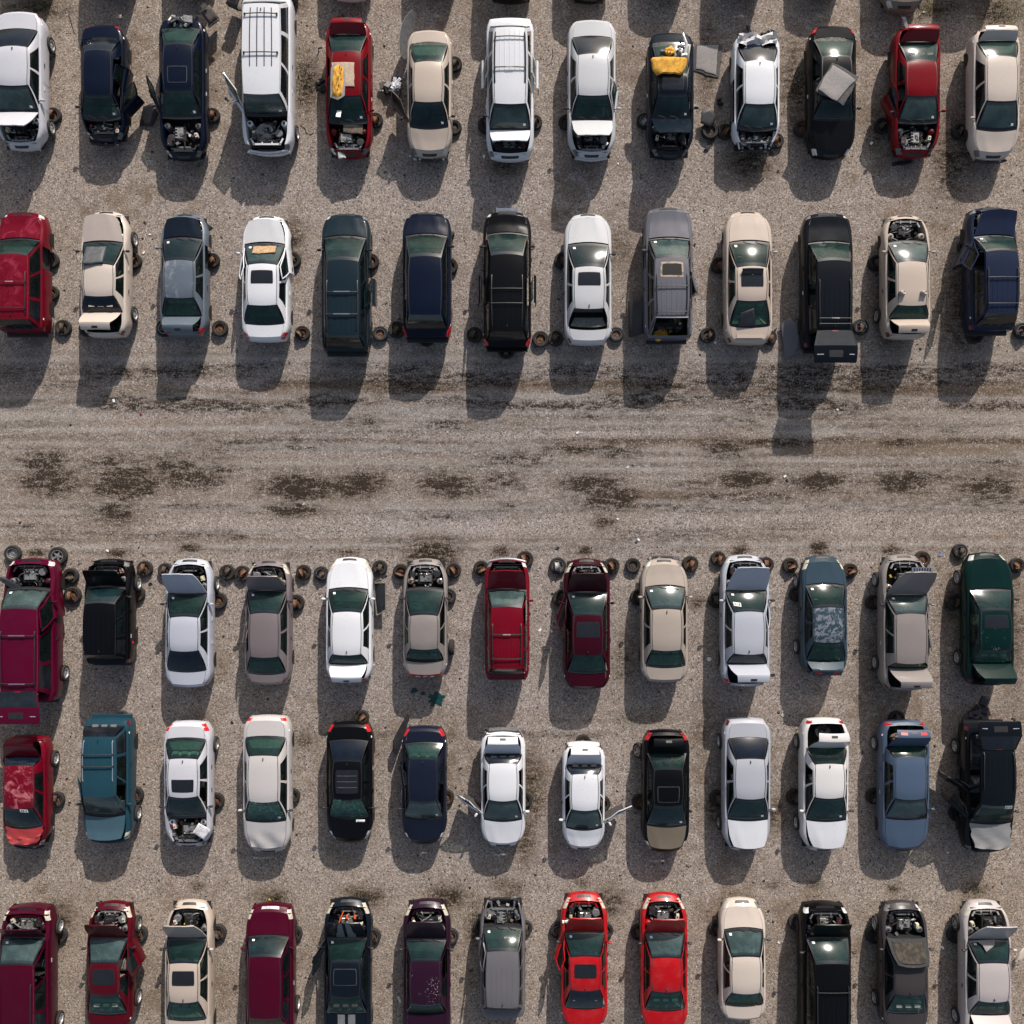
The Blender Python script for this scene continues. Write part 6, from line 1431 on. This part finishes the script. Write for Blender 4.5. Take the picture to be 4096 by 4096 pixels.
sheet('felt_mat','pale grey felt mat turned askew on the black sedan roof','felt mat',at(3348,338,1.66),wobble([(-.52,-.50),(.1,-.60),(.30,-.55),(.52,.50),(-.5,.56),(-.56,.1)],4,.015),FELT,.03,(0,0,-.52),.01)
sheet('bumper_strip','long black strip below the nose of the red two-door car','plastic strip',at(3608,652,.03),wobble(rect(.80,.14),4,.012),BLK,.05,(0,0,.15),.008)
sheet('bent_bracket','bent grey metal bracket at the tail of the red two-door car','bracket',at(3623,97,.55),wobble([(-.14,.30),(.0,.28),(.14,-.28),(0,-.32)],2,.01),LGREY,.04,(.2,0,.2),.01)
sheet('door_trim_panel','grey door trim panel on the champagne sedan windshield','door trim',at(378,1021,1.43),wobble([(-.40,-.42),(-.26,-.46),(.38,-.38),(.38,.42),(-.38,.40)],3,.008),plain('slate_trim',(.06,.063,.068),.6),.06,(-.46,0,0),.008)
sheet('black_bumper_corner','black bumper corner sticking out at the nose of the blue-grey sedan','bumper',at(806,893,.55),wobble([(-.45,.30),(-.2,.34),(.45,-.18),(.30,-.30),(-.1,-.02)],3,.01),BLK,.06,(0,.15,0),.01)
sheet('cardboard_sheet','torn cardboard on the windshield of the white sedan, second row','cardboard',at(1057,999,1.33),wobble([(-.45,-.16),(-.2,-.19),(0,-.17),(.44,-.13),(.44,.18),(-.44,.16)],4,.012),CARD,.012,(-.42,0,0),.004)
sheet('black_door_panel','black door panel leaning at the left rear of the grey off-roader','door',at(2545,1268,.45),wobble([(-.28,-.78),(.28,-.66),(.34,.55),(.20,.78),(-.34,.62)],3,.012),BLK,.07,(0,-.45,0),.012)
blob('foam_seat_cushion','yellow foam cushion spilling from the open grey off-roader rear','foam pad',at(2642,1338,.95),.55,.46,.16,FOAM,2,(.1,0,.4),6,2)
heap('boot_clutter','rusty orange and black clutter in the grey off-roader load bay','scrap',at(2690,1308,.80),.50,.45,.22,[BLK,FOAM,RUST2,GREY],9,seed=22)
sheet('ribbed_tray','dark ribbed plastic tray on the gold sedan rear window','tray',at(2985,1270,1.36),wobble([(-.32,-.30),(.34,-.34),(.30,.34),(-.20,.20)],2,.01),plain('tray_plastic',(.02,.022,.028),.5),.04,(.45,0,.12),.006)
sheet('loose_hood','grey loose hood standing by the black off-roader with raised tailgate','hood',at(3160,1350,.25),wobble([(-.20,-.85),(.12,-.72),(.42,-.25),(.44,.20),(.10,.72),(-.02,.78),(-.36,.55)],2,.01),paint('greymet'),.04,(0,-.22,0),.02)
for x,l in((3608,'left one of two beige headrests on the hoodless beige sedan roof'),(3694,'right one of two beige headrests on the hoodless beige sedan roof')):
    o=blob('headrest',l,'headrest',at(x,1172,1.60),.25,.19,.16,plain('headrest_cloth',(.33,.29,.26),.9),1,(0,0,.1),3); o['group']='headrests on the beige sedan'
sheet('white_pad','square white pad on the engine of the silver-white sedan, fourth row','pad',at(806,3325,1.06),wobble(rect(.52,.46),3,.01),plain('pad_white',(.55,.55,.57),.8),.03,(.05,.1,-.6),.006)
b=MB(); fr=[Vector(p) for p in [(-.16,-.72,0),(.24,-.52,0),(.27,.62,0),(.08,.74,0),(-.24,.60,0),(-.16,-.72,0)]]
b.tube(fr,.035,plain('frame_taupe',(.20,.18,.16),.6),6); o=b.build('loose_door_frame',None,loc=tuple(at(1519,2390,.42))); o.rotation_euler=(.1,-.25,0); tag(o,'loose windowed door frame leaning right of the white sedan, third row','door')
b=MB(); b.grid([[(-.13,-.66,0),(.21,-.48,0)],[(-.20,.0,.01),(.24,.05,.01)],[(-.22,.56,0),(.25,.58,0)]],GK,uv=True); q=b.build('door_window',o)
sheet('black_side_panel','long black panel leaning at the left rear of the inky blue sedan','panel',at(1606,2935,.40),wobble([(-.30,-.72),(-.16,-.80),(.30,.66),(.22,.78),(-.02,.40),(-.34,-.30)],2,.01),BLK,.06,(0,.35,-.05),.01)
heap('plastic_liner','crumpled dark purple plastic liner behind the black off-roader, fourth row','plastic liner',at(3909,2838,.0),.85,.80,.26,[plain('purple_plastic',(.045,.035,.05),.5),BLK],10,seed=31)
for (x,y,w,l,la,sd_) in [(1745,2795,.34,.28,'large dark green coolant puddle behind the taupe sedan with exposed engine',1),(1657,2762,.13,.12,'small dark green coolant puddle behind the taupe sedan with exposed engine',2),(1692,2773,.09,.08,'tiny green coolant splash between two coolant puddles',3)]:
    r=random.Random(sd_); b=MB(); n=26; b.v.append((0,0,.022))
    for i in range(n):
        a=2*math.pi*i/n; k=r.uniform(.6,1.25); b.v.append((w*k*math.cos(a),l*k*math.sin(a),.016))
    m=plain('coolant',(.006,.045,.040),.12,0,.3,5)
    for i in range(n): b.face((0,1+i,1+(i+1)%n),m)
    o=b.build('coolant_puddle',None,False,loc=tuple(at(x,y,.02))); tag(o,la,'puddle','coolant puddles')
blob('brown_cloth','brown crumpled cloth in the steel blue sedan trunk','cloth',at(3600,2945,.92),.80,.36,.20,FELTB,4,(0,0,.25),5)
for x,y,l in((2658,2972,'black spare wheel lying in the trunk of the black sedan with tan hood'),(3284,2925,'black spare wheel lying in the trunk of the white sedan with crooked hood'),(2028,2972,'black spare wheel in the trunk of the white sedan with grey bumper')):
    o=thing('spare_tyre',l,'wheel',at(x,y,.92),0,'spare wheels in open trunks'); o.rotation_euler=(.12,0,1); o.scale=(.86,.86,.7)
    link('tyre',TY,o); link('wheel_rim',alloy_mesh(mat=BLK),o)
sheet('black_shroud','black radiator shroud lying across the big magenta off-roader engine','shroud',at(48,2342,1.22),wobble([(-.55,.30),(-.3,.36),(.52,-.18),(.40,-.34),(-.1,-.05)],3,.012),plain('shroud_plastic',(.022,.024,.030),.5),.05,(.1,.1,0),.015)
for x,y,l,m,r_ in((2836,2637,'round white lid on gravel left of the silver sedan with both lids up',WHITE,.085),(3799,2597,'pale round lid on gravel left of the dark green sedan',plain('dusty_lid',(.35,.33,.26),.8),.085)):
    b=MB(); b.lathe((0,0,0),[(r_,0),(r_,.02),(r_*.8,.03),(r_*.4,.024),(0,.03)],m,20); o=b.build('round_lid',None,loc=tuple(at(x,y,.01))); tag(o,l,'lid')
heap('blue_scrap','blue plastic scrap on the lane above the taupe luxury sedan','scrap',at(3760,2216),.15,.18,.05,[BLUEP],4,seed=41)
heap('red_scrap','pink red scrap with a black tip on the open lane','scrap',at(563,1656),.12,.10,.05,[plain('pink_plastic',(.55,.02,.12),.5),BLK],4,seed=42)
heap('white_box','small white box on the fender of the bright red sedan with sunroof','box',at(2262,3690,1.05),.24,.20,.10,[WHITE],3,seed=43)
sheet('grey_cloth','grey cloth over the windshield top of the silvery champagne sedan, bottom row','cloth',at(3951,3776,1.34),wobble([(-.45,.12),(.30,.16),(.25,-.06),(-.1,-.28),(-.2,-.05)],2,.01),FELT,.012,(-.4,0,0),.01)
heap('yellow_scrap','yellow scrap at the nose of the magenta minivan','scrap',at(1082,3600,.02),.17,.09,.06,[YELP],3,seed=44)
b=MB(); b.lathe((0,0,0),[(0,-.13),(.045,-.13),(.05,.1),(.03,.13),(0,.13)],WHITE,12,Matrix.Rotation(math.pi/2,3,'X')); o=b.build('white_cup',None,loc=tuple(at(1598,3999,.05))); o.rotation_euler=(0,0,.4); tag(o,'white paper cup lying left of the dark purple sedan','cup')
heap('red_lamp_piece','broken red tail lamp piece beside the short black off-roader','lamp',at(527,2561,.9),.12,.22,.12,[REDL],3,seed=45)
sheet('black_wiper_tray','black tray on the gravel at the left front of the white sedan, third row','tray',at(1480,2300,.3),wobble(rect(.10,.16),1,.01),LGREY,.03,(0,0,.3),.005)
sheet('beige_fender_piece','beige fender piece cut by the right edge, bottom row','fender',at(4082,3818,.5),wobble([(-.2,-.2),(-.05,-.28),(.3,.10),(.3,.34),(-.05,.12)],3,.01),paint('champagne'),.05,(0,.2,0),.02)
# small litter: pale paper scraps that can be told apart
for i,(x,y) in enumerate([(800,940),(600,938),(1640,625),(1688,622),(2473,655),(3486,572),(2010,408),(1936,626),(430,2202),(1215,2015),(2470,2075),(2555,2160),(2890,1400),(2860,1370),(3140,1905),(2510,1868),(2160,2520),(455,1603),(1790,1728),(2310,1730),(3790,3410),(660,3770),(3115,3770),(3770,3790),(3350,1640),(1100,1300),(2205,2525),(3130,2860),(1490,2660),(575,1010)]):
    b=MB(); r=rs2.uniform(.035,.07); pts=wobble(rect(r*2,r*1.4),1,.012); b.poly(pts,0,.012,WHITE if i%3 else plain('grey_paper',(.45,.44,.40),.8),.008)
    o=b.build('paper_scrap',None,False,loc=tuple(at(x,y,.012))); o.rotation_euler=(0,0,rs2.uniform(0,3))
    tag(o,'small pale paper scrap lying on the gravel','paper scrap','pale paper scraps on the gravel')
# uncountable crumbs of plastic, rubber, stones and twigs
def crumbs(name,label,n,mats,smin,smax,seed,where,flat=.35):
    r=random.Random(seed); b=MB()
    for k in range(n):
        x,y=where(r); s_=r.uniform(smin,smax)*(1 if r.random()<.85 else 1.8); a=r.uniform(0,6.28); m=r.choice(mats); el=r.uniform(.4,1)
        bb=len(b.v); q=r.randint(4,6)
        for i in range(q):
            t=a+6.28*i/q; rr=s_*r.uniform(.6,1.1); ca,sa=math.cos(a),math.sin(a); u,v=rr*math.cos(t),rr*math.sin(t)*el
            b.v.append((x+u*ca-v*sa,y+u*sa+v*ca,.0))
        b.v.append((x,y,s_*flat+.012))
        for i in range(q): b.face((bb+i,bb+(i+1)%q,bb+q),m)
    o=b.build(name,None,False); tag(o,label,'litter',kind='stuff')
rows_y=[(21,10.5),(12.5,5.6),(-1.2,-20.5)]
def wh(r):
    if r.random()<.82:
        a,c_=r.choice([(20.5,13),(14,5.5),(-1,-9),(-8,-15),(-14,-20.5)]); return r.uniform(-20.5,20.5),r.uniform(c_,a)
    return r.uniform(-20.5,20.5),r.uniform(-20.5,20.5)
crumbs('dark_crumbs','scattered dark crumbs of plastic, rubber and twigs between the car rows',6500,[BLK,RUB,DARK,FELTB,FELTB,GREY],.014,.045,1,wh)
crumbs('pale_chips','scattered pale stone chips over the whole gravel yard',2600,[plain('pale_stone',(.42,.40,.37),.9,0,.3),plain('tan_stone',(.33,.27,.20),.9,0,.3),plain('grey_stone',(.25,.245,.24),.9,0,.3)],.012,.028,2,lambda r:(r.uniform(-20.5,20.5),r.uniform(-20.5,20.5)),.6)
crumbs('red_chips','scattered red and orange lamp fragments near the middle rows',90,[REDL,ORANGE,REDD],.012,.026,3,lambda r:(lambda c:(c[0]+r.gauss(0,.5),c[1]+r.gauss(0,.4)))(r.choice([(4.2,-8.4),(-4.9,-8.6),(12,13.4),(-6.5,-7.5),(-14.5,-9.7),(4.8,-10)])))
for i in range(70):
    x,y=wh(rs2); near=min(CARS,key=lambda c:abs(c['x']-x)+abs(c['y']-y)*.3)
    if abs(near['x']-x)<near['W']/2+.12 and abs(near['y']-y)<3.1: x=near['x']+(near['W']/2+rs2.uniform(.15,.5))*(1 if x>near['x'] else -1)
    b=MB(); l=rs2.uniform(.05,.16); w=l*rs2.uniform(.25,.8); b.poly([(q[0],q[1]) for q in wobble([(-w/2,-l/2),(w/2,-l/3),(w/2.5,l/2),(-w/3,l/2.4)],1,.012)],0,.02,rs2.choice([BLK,BLK,RUB,GREY,FELTB]),.015)
    o=b.build('plastic_shard',None,False,loc=(x,y,.012)); o.rotation_euler=(0,0,rs2.uniform(0,6)); tag(o,'small dark shard of broken car plastic on the gravel','shard','dark plastic shards on the gravel')
# weeds: little upright blades in the oily soil by the noses
def weeds():
    r=random.Random(9); b=MB(); g=[plain('weed_green',(.045,.060,.018),.8,0,.4,3),plain('weed_brown',(.060,.045,.022),.9,0,.4,3)]
    for (x,y,sx,sy,n) in [(1108,3592,45,22,160),(1470,3585,60,30,170),(1790,3575,70,35,190),(215,3660,35,60,150),(1215,330,35,90,150),(3990,45,60,50,160),(3690,55,60,30,130),(1740,2200,70,25,130),(2130,3180,30,110,120),(160,20,80,25,100),(1900,3680,25,70,110),(3570,3552,20,12,40),(3900,3552,35,20,70),(2440,3640,25,60,70),(3260,2690,30,15,50)]:
        for k in range(n):
            p=at(r.gauss(x,sx*.6),r.gauss(y,sy*.6)); h=r.uniform(.03,.10); a=r.uniform(0,6.28); w=r.uniform(.008,.02); l=r.uniform(.02,.07)
            d=Vector((math.cos(a),math.sin(a),0)); e=Vector((-d.y,d.x,0))
            bb=len(b.v); b.v+=[tuple(p-e*w),tuple(p+e*w),tuple(p+d*l*.6+Vector((0,0,h*.7))+e*w*.8),tuple(p+d*l+Vector((0,0,h)))]
            b.face((bb,bb+1,bb+2,bb+3),r.choice(g))
    o=b.build('weeds',None,False); tag(o,'low green and brown weeds growing through gravel by the car noses','weeds',kind='stuff')
weeds()
